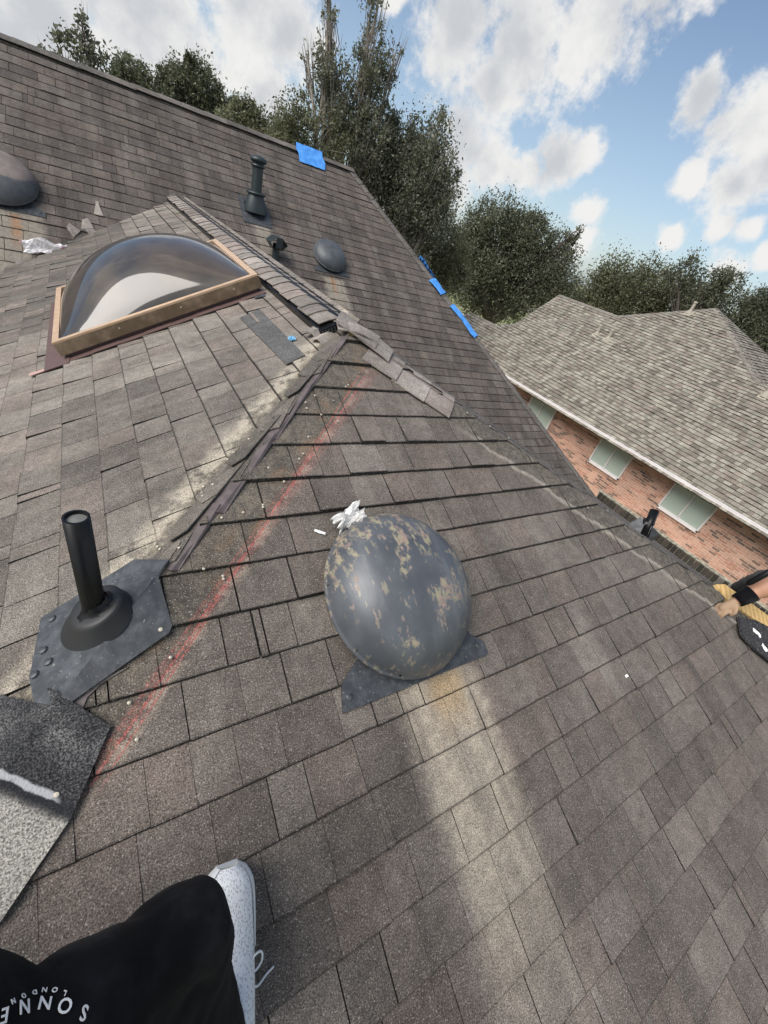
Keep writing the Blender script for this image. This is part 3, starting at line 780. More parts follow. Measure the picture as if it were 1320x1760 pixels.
# ------------------------------------------------------------------ brick wall between the houses
bw = thing('brick_wall', 'brick wall topped by a course of upright black mould-stained bricks, between the two houses', 'wall', (7.8, 1.2, GZ)); WLOC[bw.name] = Vector((7.8, 1.2, GZ))
m = MB(); m.box((7.72, -3, GZ), (7.80, 3.35, -3.25)); m.box((7.715, -3, -3.25), (7.795, 3.30, -3.05)); m.build('core', PMORTAR, bw)
m = MB(); m.box((7.705, -3, -3.048), (7.80, 3.34, -3.040)); m.build('coping', PMORTAR, bw)
y = -1.0; R = random.Random(9)
while y < 3.25:
    x0 = 7.69 - R.uniform(0, .008); z0 = -3.25 + R.uniform(-.006, .006); z1 = -3.056 + R.uniform(-.006, .004)
    m = MB(); b_ = .006; Y0, Y1 = y + R.uniform(0, .002), y + .064
    m.add([(x0, Y0 + b_, z0 + b_), (x0, Y1 - b_, z0 + b_), (x0, Y1 - b_, z1 - b_), (x0, Y0 + b_, z1 - b_), (x0 + b_, Y0, z0), (x0 + b_, Y1, z0), (x0 + b_, Y1, z1), (x0 + b_, Y0, z1), (7.73, Y0, z0), (7.73, Y1, z0), (7.73, Y1, z1), (7.73, Y0, z1)],
          [(0, 3, 2, 1), (0, 1, 5, 4), (1, 2, 6, 5), (2, 3, 7, 6), (3, 0, 4, 7), (4, 5, 9, 8), (5, 6, 10, 9), (6, 7, 11, 10), (7, 4, 8, 11)], R.random())
    m.build('brick', DBRICK, bw); y += .0765
m = MB(); z = -3.33
while z > -4.2:
    y = -3 + (.1 if int(round(z * 100)) % 2 else 0)
    while y < 3.3: m.box((7.708, y, z), (7.722, y + .19, z + .057), None, R.random()); y += .2035
    z -= .0677
tag(m.build('brickwork', DBRICK, bw), None, None, kind='stuff')
#PART2
# ------------------------------------------------------------------ skylight
def skylight():
    t = thing('skylight', 'domed skylight of smoked acrylic in a copper-coloured frame on the left roof slope', 'skylight', PA.xy(.36, 3.34)); WLOC[t.name] = PA.xy(.36, 3.34)
    M = PA.M(*PA.uv(PA.xy(.36, 3.345)))          # x along +Y, y up the slope (+X)
    a, b = .56, .585; H = .10
    m = MB(); m.box((-a + .02, -b + .02, -.02), (a - .02, b - .02, .052), M); m.build('curb', MAROON, t)
    # step flashing sticking out below and to the sides
    for i in range(8):
        m = MB(); y0 = -b + .01 + i * .145; m.box((-a - .045, y0, .010 + .002 * (i % 2)), (-a + .03, y0 + .148, .014 + .002 * (i % 2)), M); m.build('step_flashing', MAROON, t)
        m = MB(); m.box((a - .03, y0, .010 + .002 * (i % 2)), (a + .045, y0 + .148, .014 + .002 * (i % 2)), M); m.build('step_flashing', MAROON, t)
    m = MB(); m.box((-a - .07, -b - .10, .013), (a + .07, -b + .03, .018), M); m.build('apron_flashing', MAROON, t)
    m = MB(); m.box((-a - .06, -b - .165, .012), (-a - .025, -b - .095, .0155), M); m['x'] = 0 if False else None if False else 0 if False else None
    return t, M, a, b, H
MB.__setitem__ = lambda s, k, v: None
sky_t, M, a, b, H = skylight()
m = MB(); m.box((-a - .065, -b - .175, .014), (-a - .030, -b - .095, .0175), M); o = m.build('flashing_tab', PINK, sky_t); o['label'] = 'pink metal tab at the lower corner'
w = .036
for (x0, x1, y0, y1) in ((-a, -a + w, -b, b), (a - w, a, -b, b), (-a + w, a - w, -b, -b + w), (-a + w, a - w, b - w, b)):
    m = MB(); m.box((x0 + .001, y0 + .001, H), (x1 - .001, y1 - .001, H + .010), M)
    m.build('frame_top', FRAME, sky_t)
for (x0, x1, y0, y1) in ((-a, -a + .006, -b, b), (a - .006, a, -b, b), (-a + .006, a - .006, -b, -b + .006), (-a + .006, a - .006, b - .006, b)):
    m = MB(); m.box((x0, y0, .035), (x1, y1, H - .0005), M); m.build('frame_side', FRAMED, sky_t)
# dome: pillow shape
V = []; F = []; n = 44
ax_, ay_ = a - w + .004, b - w + .004
for j in range(n + 1):
    for i in range(n + 1):
        u = -1 + 2 * i / n; v = -1 + 2 * j / n
        q = max(0, (1 - abs(u) ** 2.1)) ** .85 * max(0, (1 - abs(v) ** 2.1)) ** .85
        V.append(M((u * ax_, v * ay_, H + .002 + .245 * q)))
F = [(j * (n + 1) + i, j * (n + 1) + i + 1, (j + 1) * (n + 1) + i + 1, (j + 1) * (n + 1) + i) for j in range(n) for i in range(n)]
mesh('dome', V, F, ACRYL, sky_t, True)
for (x, y) in ((-a, -.25), (-a, .1), (-a, .42), (-.2, -b), (.25, -b)):
    m = MB(); c = M((x, y, .075)); m.tube([c - PA.u * .003, c + PA.u * -.006], .005, 8) if x == -a else m.tube([c, c + PA.s * .006], .005, 8); m.build('screw', ZINC, sky_t)

# ------------------------------------------------------------------ domed vents
def dome_vent(pl, x, y, R0, label, plate=True, seed=1, hs=1., ey=1.06, rot=0., mat=None):
    c = pl.xy(x, y); t = thing('dome_vent', label, 'roof vent', c, 'domed metal roof vents'); WLOC[t.name] = c
    M = pl.M(*pl.uv(c), rot)
    if plate:
        pw = R0 * 1.12; m = MB(); V = []
        z = .0155
        pts = [(-pw, -pw * 1.0), (pw, -pw * 1.0), (pw, -pw * .84), (pw * .6, -pw * .5), (-pw * .6, -pw * .5), (-pw * .93, -pw * .74)]
        n = len(pts); m.add([M((p[0], p[1], z)) for p in pts] + [M((p[0], p[1], z - .012)) for p in pts], [tuple(range(n)), tuple(range(2 * n - 1, n - 1, -1))] + [(i, n + i, n + (i + 1) % n, (i + 1) % n) for i in range(n)])
        m.build('flashing_plate', STEEL, t)
        for (bx, by) in ((-pw * .90, -pw * .88), (pw * .88, -pw * .86)):
            m = MB(); m.lathe([(.011, .0156), (.011, .020), (.006, .023), (.0, .024)], lambda v, bx=bx, by=by: M((v[0] + bx, v[1] + by, v[2])), 8); m.build('nail_head', STEEL, t)
    m = MB(); m.lathe([(R0 * .62, .0), (R0 * .62, .09 * hs)], M, 28); m.build('throat', BLACK, t, True)
    k = R0 / .265
    prof = [(.235, .062), (.250, .048), (.262, .044), (.270, .046), (.2715, .052), (.266, .057), (.263, .062), (.262, .078), (.252, .104), (.234, .134), (.205, .163), (.165, .186), (.115, .202), (.06, .210), (.0, .212)]
    prof = [(r * k, .05 + (z - .05) * hs * k) for r, z in prof]
    m = MB(); m.lathe(prof, M, 56, 1.0, ey); o = m.build('dome', mat or WORN, t, True)
    for w in (-2.6, -2.0, -1.2, -.55, .4, 1.2, 2.1, 2.9):
        cx, cy = R0 * .985 * math.cos(w), R0 * .985 * ey * math.sin(w)
        m = MB(); m.lathe([(.0065, -.004), (.0065, .004), (.003, .006), (0, .006)], lambda v, cx=cx, cy=cy: M((cx + (v[2]) * math.cos(w), cy + v[2] * math.sin(w) + v[0] * .0, .068 * 1 + v[1])) if True else None, 8); m.build('rivet', BLACK, t)
    return t
dome_vent(PB, .785, .745, .268, 'large dark grey domed roof vent with peeling paint in the centre foreground', ey=1.06)
dome_vent(PM, 3.04, 6.70, .255, 'small-looking oval grey domed vent far up on the rear slope beyond the ridge', mat=PLAIN)
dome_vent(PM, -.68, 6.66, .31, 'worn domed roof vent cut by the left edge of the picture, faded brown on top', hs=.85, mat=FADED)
# crumpled white sheet pushed behind the vent
def crumple(name, label, cat, pl, x, y, sx, sy, h, mat, seed, n=16, rot=0., z0=.012):
    R = np.random.default_rng(seed); c = pl.xy(x, y); M = pl.M(*pl.uv(c), rot); V = []
    ph = R.uniform(0, 6.28, (6, 3)); fr = R.uniform(1.5, 7, (6, 2))
    for j in range(n + 1):
        for i in range(n + 1):
            u = -1 + 2 * i / n; v = -1 + 2 * j / n
            z = sum(math.sin(fr[k, 0] * u * 1.6 + fr[k, 1] * v * 1.6 + ph[k, 0]) for k in range(6)) / 6
            z = abs(z) * h * 1.6 * (1 - .5 * max(abs(u), abs(v))) + R.uniform(0, h * .06)
            w = 1 + .07 * math.sin(5 * math.atan2(v, u) + ph[0, 1]) + .06 * math.sin(13 * math.atan2(v, u) + ph[1, 1])
            V.append(M((u * sx * w, v * sy * w, z0 + z)))
    F = [(j * (n + 1) + i, j * (n + 1) + i + 1, (j + 1) * (n + 1) + i + 1, (j + 1) * (n + 1) + i) for j in range(n) for i in range(n)]
    Vb = [Vector(v) - pl.n * .0035 for v in V]; N = len(V)
    F += [tuple(N + k for k in reversed(f)) for f in F]
    bd = [i for i in range(n + 1)] + [(j * (n + 1) + n) for j in range(1, n + 1)] + [n * (n + 1) + i for i in range(n - 1, -1, -1)] + [j * (n + 1) for j in range(n - 1, 0, -1)]
    F += [(bd[k], N + bd[k], N + bd[(k + 1) % len(bd)], bd[(k + 1) % len(bd)]) for k in range(len(bd))]
    o = mesh(name, V + Vb, F, mat); tag(o, label, cat); return o
crumple('crumpled_sheet', 'crumpled white plastic sheet tucked behind the top of the large domed vent', 'plastic sheet', PB, .675, 1.0, .055, .035, .13, CLOTH, 4, rot=.45, z0=.03)
crumple('plastic_scrap', 'small white plastic scrap left of the large domed vent', 'scrap', PB, .575, .985, .02, .005, .012, CLOTH, 5, 8, rot=-.5)
crumple('plastic_scrap', 'tiny white plastic scrap at the upper right rim of the large domed vent', 'scrap', PB, 1.005, .905, .012, .008, .03, CLOTH, 6, 8)
wq = PM.look(86, 436)
crumple('wrapper', 'crumpled white plastic wrapper with a red corner lying in the left valley', 'wrapper', PM, wq.x, wq.y, .21, .07, .10, BAG, 8, rot=.1, z0=.05)
crumple('tape_scrap', 'small torn ball of light blue tape lying on the left slope', 'tape scrap', PA, .80, 2.02, .022, .016, .02, newmat('pale_blue_tape', (.20, .45, .66), .55), 9, 10)
crumple('fibre_tuft', 'tiny white tuft of fibres on the lower right shingles', 'fibres', PB, 1.78, .215, .008, .005, .004, CLOTH, 12, 6)
for (px, py, r, lab) in ((125, 395, .9, 'broken grey shingle offcut leaning in the left valley, lower of the heap'), (148, 385, .2, 'broken grey shingle offcut standing up in the left valley, top of the heap'), (160, 400, 2., 'curled strip of grey shingle at the right end of the valley heap'), (35, 452, .3, 'pale torn shingle scrap at the far left end of the valley')):
    c = PM.look(px, py, .03); q = PM.uv(c); M = PM.M(q[0], q[1], r); s = .06
    V = [M((-s, -.05, .01)), M((s, -.04, .02)), M((s * .6, .06, .05)), M((-s * .4, .05, .035))]; V += [v + Vector((0, .006, -.006)) for v in V]
    tag(mesh('shingle_offcut', V, [(0, 1, 2, 3), (7, 6, 5, 4), (0, 4, 5, 1), (1, 5, 6, 2), (2, 6, 7, 3), (3, 7, 4, 0)], MCAP, None, False, [.8] * 6, [.1] * 6), lab, 'offcut')
c = PM.look(168, 357, .02); q = PM.uv(c); M = PM.M(q[0], q[1])
V = [M((-.045, -.10, .016)), M((.045, -.10, .016)), M((.014, .06, .016)), M((.016, .10, .016)), M((-.016, .10, .016)), M((-.014, .06, .016))]; V += [v - PM.n * .006 for v in V]
tag(mesh('shingle_tooth', V, [(0, 1, 2, 3, 4, 5), (11, 10, 9, 8, 7, 6)] + [(i, i + 6, (i + 1) % 6 + 6, (i + 1) % 6) for i in range(6)], MCAP, None, False, [1.] * 8, [.1] * 8), 'small pale grey triangular shingle offcut lying on the rear slope above the valley', 'offcut')

# ------------------------------------------------------------------ pipes
def near_pipe():
    c = Vector((-.080, .872, PA.xy(-.080, .872).z + .01)); t = thing('vent_pipe', 'thick black capped vent pipe standing in a grey flashing on the left hip', 'vent pipe', c); WLOC[t.name] = c
    top = Vector((c.x, c.y, -.672)); r = .0255
    m = MB(); m.lathe([(r, -.02), (r, top.z - c.z), (r - .005, top.z - c.z + .0005), (r - .0055, top.z - c.z - .008)], lambda v: c + Vector(v), 36); m.build('pipe', BLACK, t, False)
    for p in t.children: 
        p.data.polygons.foreach_set('use_smooth', [i < 36 for i in range(len(p.data.polygons))])
    m = MB(); m.lathe([(r - .0055, top.z - c.z - .008), (0, top.z - c.z - .005)], lambda v: c + Vector(v), 36); m.build('inner_plug', newmat('grey_plug', (.16, .16, .155), .5), t)
    # rubber boot: slanted cone on the left slope
    M = PA.M(*PA.uv(c)); 
    def MM_(v): return M(v)
    m = MB(); prof = [(.100, .012), (.095, .018), (.070, .054), (.066, .062), (.058, .065), (.042, .066), (.022, .064)]
    up = Vector((0, 0, 1))
    V = []; F = []; k = 40
    for i, (rr, z) in enumerate(prof):
        for j in range(k):
            w = 2 * math.pi * j / k; sh = max(0, z - .01) * .38
            V.append(M((rr * math.cos(w) * .92, rr * math.sin(w) * .98 + sh * .2 + .5 * z * 1.0 - .004, z)))
    F = [(i * k + j, i * k + (j + 1) % k, (i + 1) * k + (j + 1) % k, (i + 1) * k + j) for i in range(len(prof) - 1) for j in range(k)]
    mesh('boot', V, F, newmat('boot_rubber', (.020, .021, .023), .5), t, True)
    R = random.Random(3); m = MB(); ring = []
    for ii, (rr, zz) in enumerate(((.050, .060), (.038, .067), (.032, .075), (.0265, .084))):
        for j in range(24):
            w = 2 * math.pi * j / 24; q = rr * (1 + R.uniform(-.10, .12))
            v = M((q * math.cos(w), q * math.sin(w) + .5 * zz, zz + R.uniform(-.003, .004))); ring.append(v)
    m.add(ring, [(i * 24 + j, i * 24 + (j + 1) % 24, (i + 1) * 24 + (j + 1) % 24, (i + 1) * 24 + j) for i in range(3) for j in range(24)]); m.build('sealant', BLACK, t, True)
    # sheet flashing folded over the hip: left part on the left slope, right part on the front slope
    def strip_(pts, pl, nm, h=.0135):
        n = len(pts); V = [pl.look(px, py, h) for px, py in pts]; V += [v - pl.n * .004 for v in V]
        return mesh(nm, V, [tuple(range(n)), tuple(range(2 * n - 1, n - 1, -1))] + [(i, n + i, n + (i + 1) % n, (i + 1) % n) for i in range(n)], STEEL, t)
    # corners measured on the roof
    hp = lambda k, h: hipL(k) + (PA.n + PB.n).normalized() * h
    A0 = PA.look(50, 1166, .021); A1 = PA.look(70, 1062, .022); A2 = PA.xy(.03, 1.02, .022); 
    V = [A0, A1, A2, hp(.935, .022), hp(1.10, .023), hp(1.235, .021)]
    B1 = PB.look(272, 990, .020); B2 = PB.look(296, 1075, .019); B3 = PB.look(290, 1088, .019); 
    V2 = [hp(.935, .0222), B1, B2, B3, hp(1.235, .0212), hp(1.10, .0232)]
    for nm, VV, nn in (('flashing_left', V, PA.n), ('flashing_right', V2, PB.n)):
        n = len(VV); W_ = list(VV) + [v - nn * .004 for v in VV]
        o = mesh('flashing', W_, [tuple(range(n)), tuple(range(2 * n - 1, n - 1, -1))] + [(i, n + i, n + (i + 1) % n, (i + 1) % n) for i in range(n)], STEEL, t)
    for (px, py) in ((90, 1064), (75, 1118), (84, 1138), (60, 1160)):
        c2 = PA.look(px, py, .021); q = PA.uv(c2); m = MB(); m.lathe([(.011, .0), (.010, .005), (.004, .007), (0, .007)], PA.M(q[0], q[1]), 9)
        mesh('sealed_nail', [Vector(v) + PA.n * .0215 for v in m.V], m.F, STEEL, t)
    c2 = PB.look(276, 1082, .019); q = PB.uv(c2); m = MB(); m.lathe([(.006, 0), (.005, .002), (0, .0025)], PB.M(q[0], q[1]), 10)
    mesh('nail', [Vector(v) + PB.n * .0195 for v in m.V], m.F, ZINC, t)
near_pipe()
def far_pipe():
    c = PM.xy(2.037, 7.152); t = thing('vent_pipe', 'tall dark green-grey flue pipe with a round cap on the rear slope', 'vent pipe', c); WLOC[t.name] = c
    M = PM.M(*PM.uv(c)); L = lambda v: c + Vector(v)
    m = MB(); m.box((-.20, -.24, .010), (.20, .22, .015), M); m.build('flashing', STEEL, t)
    m = MB(); m.lathe([(.155, .0), (.15, .06), (.115, .17), (.105, .20)], L, 28); m.build('flashing_cone', SHEEN, t, True)
    m = MB(); m.lathe([(.105, .20), (.135, .215), (.135, .225), (.08, .24)], L, 28); m.build('storm_collar', SHEEN, t, True)
    m = MB(); m.lathe([(.070, .1), (.070, .53)], L, 28); m.build('pipe', SHEEN, t, True)
    m = MB(); m.lathe([(.068, .50), (.095, .515), (.098, .525), (.075, .535), (.075, .55), (.098, .56), (.102, .565)], L, 28); m.build('cap_collar', SHEEN, t, True)
    m = MB(); m.lathe([(.095, .565), (.105, .57), (.105, .595), (.092, .61), (.05, .628), (0, .634)], L, 28); m.build('cap', SHEEN, t, True)
    # tie strap
    m = MB(); m.box((-.15, .05, .012), (-.13, .12, .09), M); m.build('strap', STEEL, t)
far_pipe()
def hood(pl, x, y, label, s=1., pipe=.13):
    c = pl.xy(x, y); t = thing('vent_hood', label, 'vent', c, 'black pitched vent hoods'); WLOC[t.name] = c; L = lambda v: c + Vector(v) * s
    m = MB(); m.lathe([(.05, -.05), (.05, .20)], L, 20); m.build('pipe', SHEEN, t, True)
    q = .125; z0, z1, z2 = .13, .235, .285
    # folded hood: a small pitched roof open on two sides
    def plate(pts, nm='hood_panel'):
        V = [L(p) for p in pts]; a_ = (V[1] - V[0]).cross(V[2] - V[0]).normalized(); n = len(V); V += [v - a_ * .004 for v in V]
        mesh(nm, V, [tuple(range(n)), tuple(range(2 * n - 1, n - 1, -1))] + [(i, n + i, n + (i + 1) % n, (i + 1) % n) for i in range(n)], SHEEN, t)
    plate([(-q, -q, z1 - .02), (-.045, -q, z2), (-.045, q, z2), (-q, q, z1 - .02)])
    plate([(-.045, -q, z2), (.045, -q, z2), (.045, q, z2), (-.045, q, z2)])
    plate([(.045, -q, z2), (q, -q, z1 - .02), (q, q, z1 - .02), (.045, q, z2)])
    plate([(-q, -q, z1 - .02), (-q, q, z1 - .02), (-.06, q * .6, z0), (-.06, -q * .6, z0)])
    plate([(q, q, z1 - .02), (q, -q, z1 - .02), (.06, -q * .6, z0), (.06, q * .6, z0)])
    plate([(-.045, -q, z2), (-.045, -q + .004, z0 + .03), (.045, -q + .004, z0 + .03), (.045, -q, z2)], 'hood_front')
    return t
hood(PM, 2.17, 6.50, 'black pitched vent hood just behind the ridge, between flue pipe and small domed vent', .95)
def right_vent():
    c = PC.xy(3.45, 1.02); t = thing('vent_hood', 'black angular vent with a slanting pipe stub poking up beyond the right hip', 'vent', c); WLOC[t.name] = c
    L = lambda v: c + Vector(v)
    m = MB(); m.tube([L((0, 0, -.03)), L((.0, .0, .13))], .045, 18); m.build('pipe', BLACK, t, True)
    m = MB(); m.tube([L((-.06, -.055, .03)), L((.05, .03, .205))], .033, 16); m.build('stub', BLACK, t, True)
    def plate(pts, nm='hood_panel'):
        V = [L(p) for p in pts]; a_ = (V[1] - V[0]).cross(V[2] - V[0]).normalized(); n = len(V); V += [v - a_ * .004 for v in V]
        mesh(nm, V, [tuple(range(n)), tuple(range(2 * n - 1, n - 1, -1))] + [(i, n + i, n + (i + 1) % n, (i + 1) % n) for i in range(n)], STEEL, t)
    q = .09
    plate([(-q, q, .02), (-q, -q, .02), (-.03, -.05, .12), (-.03, .06, .13)])
    plate([(-.03, .06, .13), (-.03, -.05, .12), (q, -q, .06), (q, q, .07)])
    plate([(-q, q, .02), (-.03, .06, .13), (q, q, .07), (q, q, .0), (-q, q, -.03)])
    plate([(-q, -q, .02), (-q, -q, -.03), (q, -q, .0), (q, -q, .06), (-.03, -.05, .12)])
right_vent()

# ------------------------------------------------------------------ blue tape
def ribbon(rows, label, seed, th=.003):
    """rows: list of rows of world points (same length)"""
    R = random.Random(seed); n = len(rows[0]); V = [Vector(p) + Vector([R.uniform(-.004, .004) for _ in 'xyz']) for r in rows for p in r]; N = len(V)
    F = [(j * n + i, j * n + i + 1, (j + 1) * n + i + 1, (j + 1) * n + i) for j in range(len(rows) - 1) for i in range(n - 1)]
    V += [v - Vector((0, 0, th)) for v in V]; F += [tuple(N + k for k in reversed(f)) for f in F]
    return tag(mesh('blue_tape', V, F, TAPE, None, False), label, 'tape', 'blue tape patches on the rear roof')
tp = MR - Vector((1, 0, 0)) * 0
def on_ridge(x, down, h=.055): 
    return Vector((x, MR.y, MR.z)) + PM.s * down + PM.n * h if down >= 0 else Vector((x, MR.y, MR.z)) + Vector((0, .8, -.6)) * (-down) + PM.n * h
ribbon([[on_ridge(x + .02 * math.sin(d * 20 + x), d, .058 + (0.02 if d > -.02 and d < .03 else 0) - max(0, d - .1) * .14) for x in np.linspace(3.0, 3.46, 9)] for d in (-.12, 0, .10, .20, .32, .335)], 'blue tape patch folded over the level top ridge, leftmost and highest of the blue patches', 1)
hd = (MHE - MR).normalized(); hl = (MHE - MR).length
pe = nEast.cross(hd).normalized(); pe = pe if pe.z < 0 else -pe
pm = PM.n.cross(hd).normalized(); pm = pm if pm.z < 0 else -pm
def on_hip(k, d, h=.03): return MR + hd * k + ((pm * d + PM.n * h) if d >= 0 else (pe * (-d) + nEast * h)) + (PM.n + nEast).normalized() * .012
def hip_k(px, py): return (PM.look(px, py) - MR).dot(hd)
k1, k2 = hip_k(740, 482), hip_k(765, 505)
ribbon([[on_hip(k, d + .02 * math.sin(k * 9), .024) for k in np.linspace(k1, k2, 8)] for d in (-.15, -.07, 0, .06, .12, .19)], 'short blue tape patch on the sloping hip of the rear roof, above the long one', 2)
k1, k2 = hip_k(772, 528), hip_k(812, 583)
ribbon([[on_hip(k, d + .015 * math.sin(k * 11), .026) for k in np.linspace(k1, k2, 14)] for d in (-.13, -.06, 0, .05, .10, .14)], 'long narrow blue tape strip on the sloping hip, lowest of the blue patches', 3)
k1, k2 = hip_k(722, 440), hip_k(741, 475)
R = random.Random(8)
ribbon([[on_hip(k, d, .03 + R.uniform(0, .045)) for k in np.linspace(k1, k2, 12)] for d in (-.22, -.16, -.10, -.05, -.02)], 'crumpled blue tape lifting off the far side of the hip, above the two flat patches', 4)

# ------------------------------------------------------------------ stripped left hip: flaps, felt, wood
def slab(name, pts, th, mat, parent=None, tone=.3, tint=.2, nn=None, smooth=False):
    V = [Vector(p) for p in pts]; n = len(V)
    a_ = nn if nn is not None else (V[1] - V[0]).cross(V[2] - V[0]).normalized()
    V += [v - a_ * th for v in V]
    return mesh(name, V, [tuple(range(n)), tuple(range(2 * n - 1, n - 1, -1))] + [(i, n + i, n + (i + 1) % n, (i + 1) % n) for i in range(n)], mat, parent, smooth, [tone] * (n + 2), [tint] * (n + 2))
hx = lambda k, off, h: (hipL(k) + (PA.n if off < 0 else PB.n) * h + Vector((-.7071, .7071, 0)) * 0) + ((Vector((-.7071, .7071, 0)) * (-off)) if off < 0 else (Vector((.7071, -.7071, 0)) * off)) + Vector((0, 0, (-.3536 * abs(off))))
# felt lapped over the bare hip
for (k0, k1, a0, a1) in ((.02, .34, .008, .018), (.32, .56, .016, .028), (.54, .80, .022, .036), (.78, .95, .020, .030)):
    V = [hx(k0, -.02, .012), hx(k1, -.02, .012), hx(k1, a1 * .5, .020), hx(k1 - .01, a1, .0125), hx(k0, a0, .0125), hx(k0, a0 * .5, .020)]
    slab('felt_strip', V, .002, FELT2, house, nn=PB.n)
R = random.Random(21)
MFLAP = asphalt('flap_shingle', (.088, .079, .069), (.165, .148, .128), (.15, .128, .11), (1, 0), stains=False, stre=.3)
# shingle ends of the left slope that overhang the hip, long thin lapped layers
for i in range(11):
    k0 = .03 + i * .083; k1 = k0 + R.uniform(.15, .22); up = .004 + .004 * (i % 3)
    w0 = R.uniform(.05, .075); tip = R.uniform(-.008, .010)
    V = [hx(k0, -w0, .006), hx(k1, -w0 * 1.1, .012 + up * .3), hx(k1 + .02, -.030, .014 + up), hx(k1 - .01, tip if tip > 0 else -.004, .015 + up), hx(k0 + .03, -.006, .010 + up * .6)]
    slab('loose_shingle', V, .005, MFLAP, house, R.random(), .2, PA.n)
# curled-up shingle scraps around the peak
def bent(name, c, t, s, up, L, W_, curl, mat, tone, n=6, rot=0.):
    """piece with length L along t, width W along s, bending up at the ends"""
    t, s, up = t.normalized(), s.normalized(), up.normalized(); V = []
    for j in range(3):
        for i in range(n + 1):
            u = -1 + 2 * i / n; v = -1 + j
            V.append(c + t * u * L / 2 + s * v * W_ / 2 + up * (curl * u * u - .02 * abs(v)))
    m_ = n + 1; F = [(j * m_ + i, j * m_ + i + 1, (j + 1) * m_ + i + 1, (j + 1) * m_ + i) for j in range(2) for i in range(n)]; N = len(V)
    V += [v - up * .006 for v in V]; F += [tuple(N + k for k in reversed(f)) for f in F]
    bd = list(range(m_)) + [m_ + n, 2 * m_ + n] + [2 * m_ + i for i in range(n - 1, -1, -1)] + [m_]
    F += [(bd[k], bd[(k + 1) % len(bd)], N + bd[(k + 1) % len(bd)], N + bd[k]) for k in range(len(bd))]
    return mesh(name, V, F, mat, house, False, [tone] * len(F), [.1] * len(F))
up_ = Vector((0, 0, 1))
bent('loose_cap', P + Vector((.035, -.005, .030)), Vector((1, -.25, -.18)), Vector((.25, 1, 0)), up_, .24, .15, -.022, MCAP, .8)
bent('loose_cap', P + Vector((-.10, .10, -.018)), Vector((1, .6, .35)), Vector((-.6, 1, .1)), up_, .22, .10, .008, MCAP, .4)
bent('loose_cap', P + Vector((-.085, .055, -.022)), Vector((1, .75, .4)), Vector((-.6, 1, .1)), up_, .24, .08, .006, MCAP, .7)
bent('loose_cap', P + Vector((.05, .02, .024)), Vector((1, -.7, -.38)), Vector((.7, 1, .0)), up_, .22, .25, .003, MCAP, .5)
bent('loose_cap', P + Vector((.125, -.055, -.012)), Vector((1, -.9, -.45)), Vector((.8, 1, .0)), up_, .18, .22, -.004, MCAP, .9)
slab('bare_wood', [P + Vector((-.050, -.052, -.004)), P + Vector((-.012, -.055, -.006)), P + Vector((.004, -.012, .010)), P + Vector((-.018, -.008, .012))], .01, WOOD, house)
# tar-black exposed shingle strips right of the hip
# tooth-less worn strip on the left slope
q = [PA.look(x, y, .0125) for x, y in ((412, 546), (446, 531), (524, 610), (492, 626))]
o = slab('worn_strip', q, .004, MPATCH, house, .9, .2, PA.n); o['label'] = 'dark bare strip where a shingle is torn off'
q = [PA.look(x, y, .0135) for x, y in ((429, 500), (446, 496), (457, 508), (438, 513))]
slab('flashing_scrap', q, .003, STEEL, house, .9, .2, PA.n)
# lower left: lapped hip shingles below the pipe
q = [PA.look(60, 1172, .010), PA.look(120, 1150, .010), hipL(1.225) + up_ * .012, PB.look(222, 1146, .014), PB.look(95, 1200, .016)]
slab('hip_shingle', q, .006, MCAPD, house, .6, .2, PB.n)
q = [PB.look(x, y, h) for x, y, h in ((126, 1192, .010), (172, 1165, .010), (178, 1172, .011), (150, 1198, .011), (140, 1222, .011), (128, 1216, .010))]
slab('felt_patch', q, .003, FELT2, house, nn=PB.n)
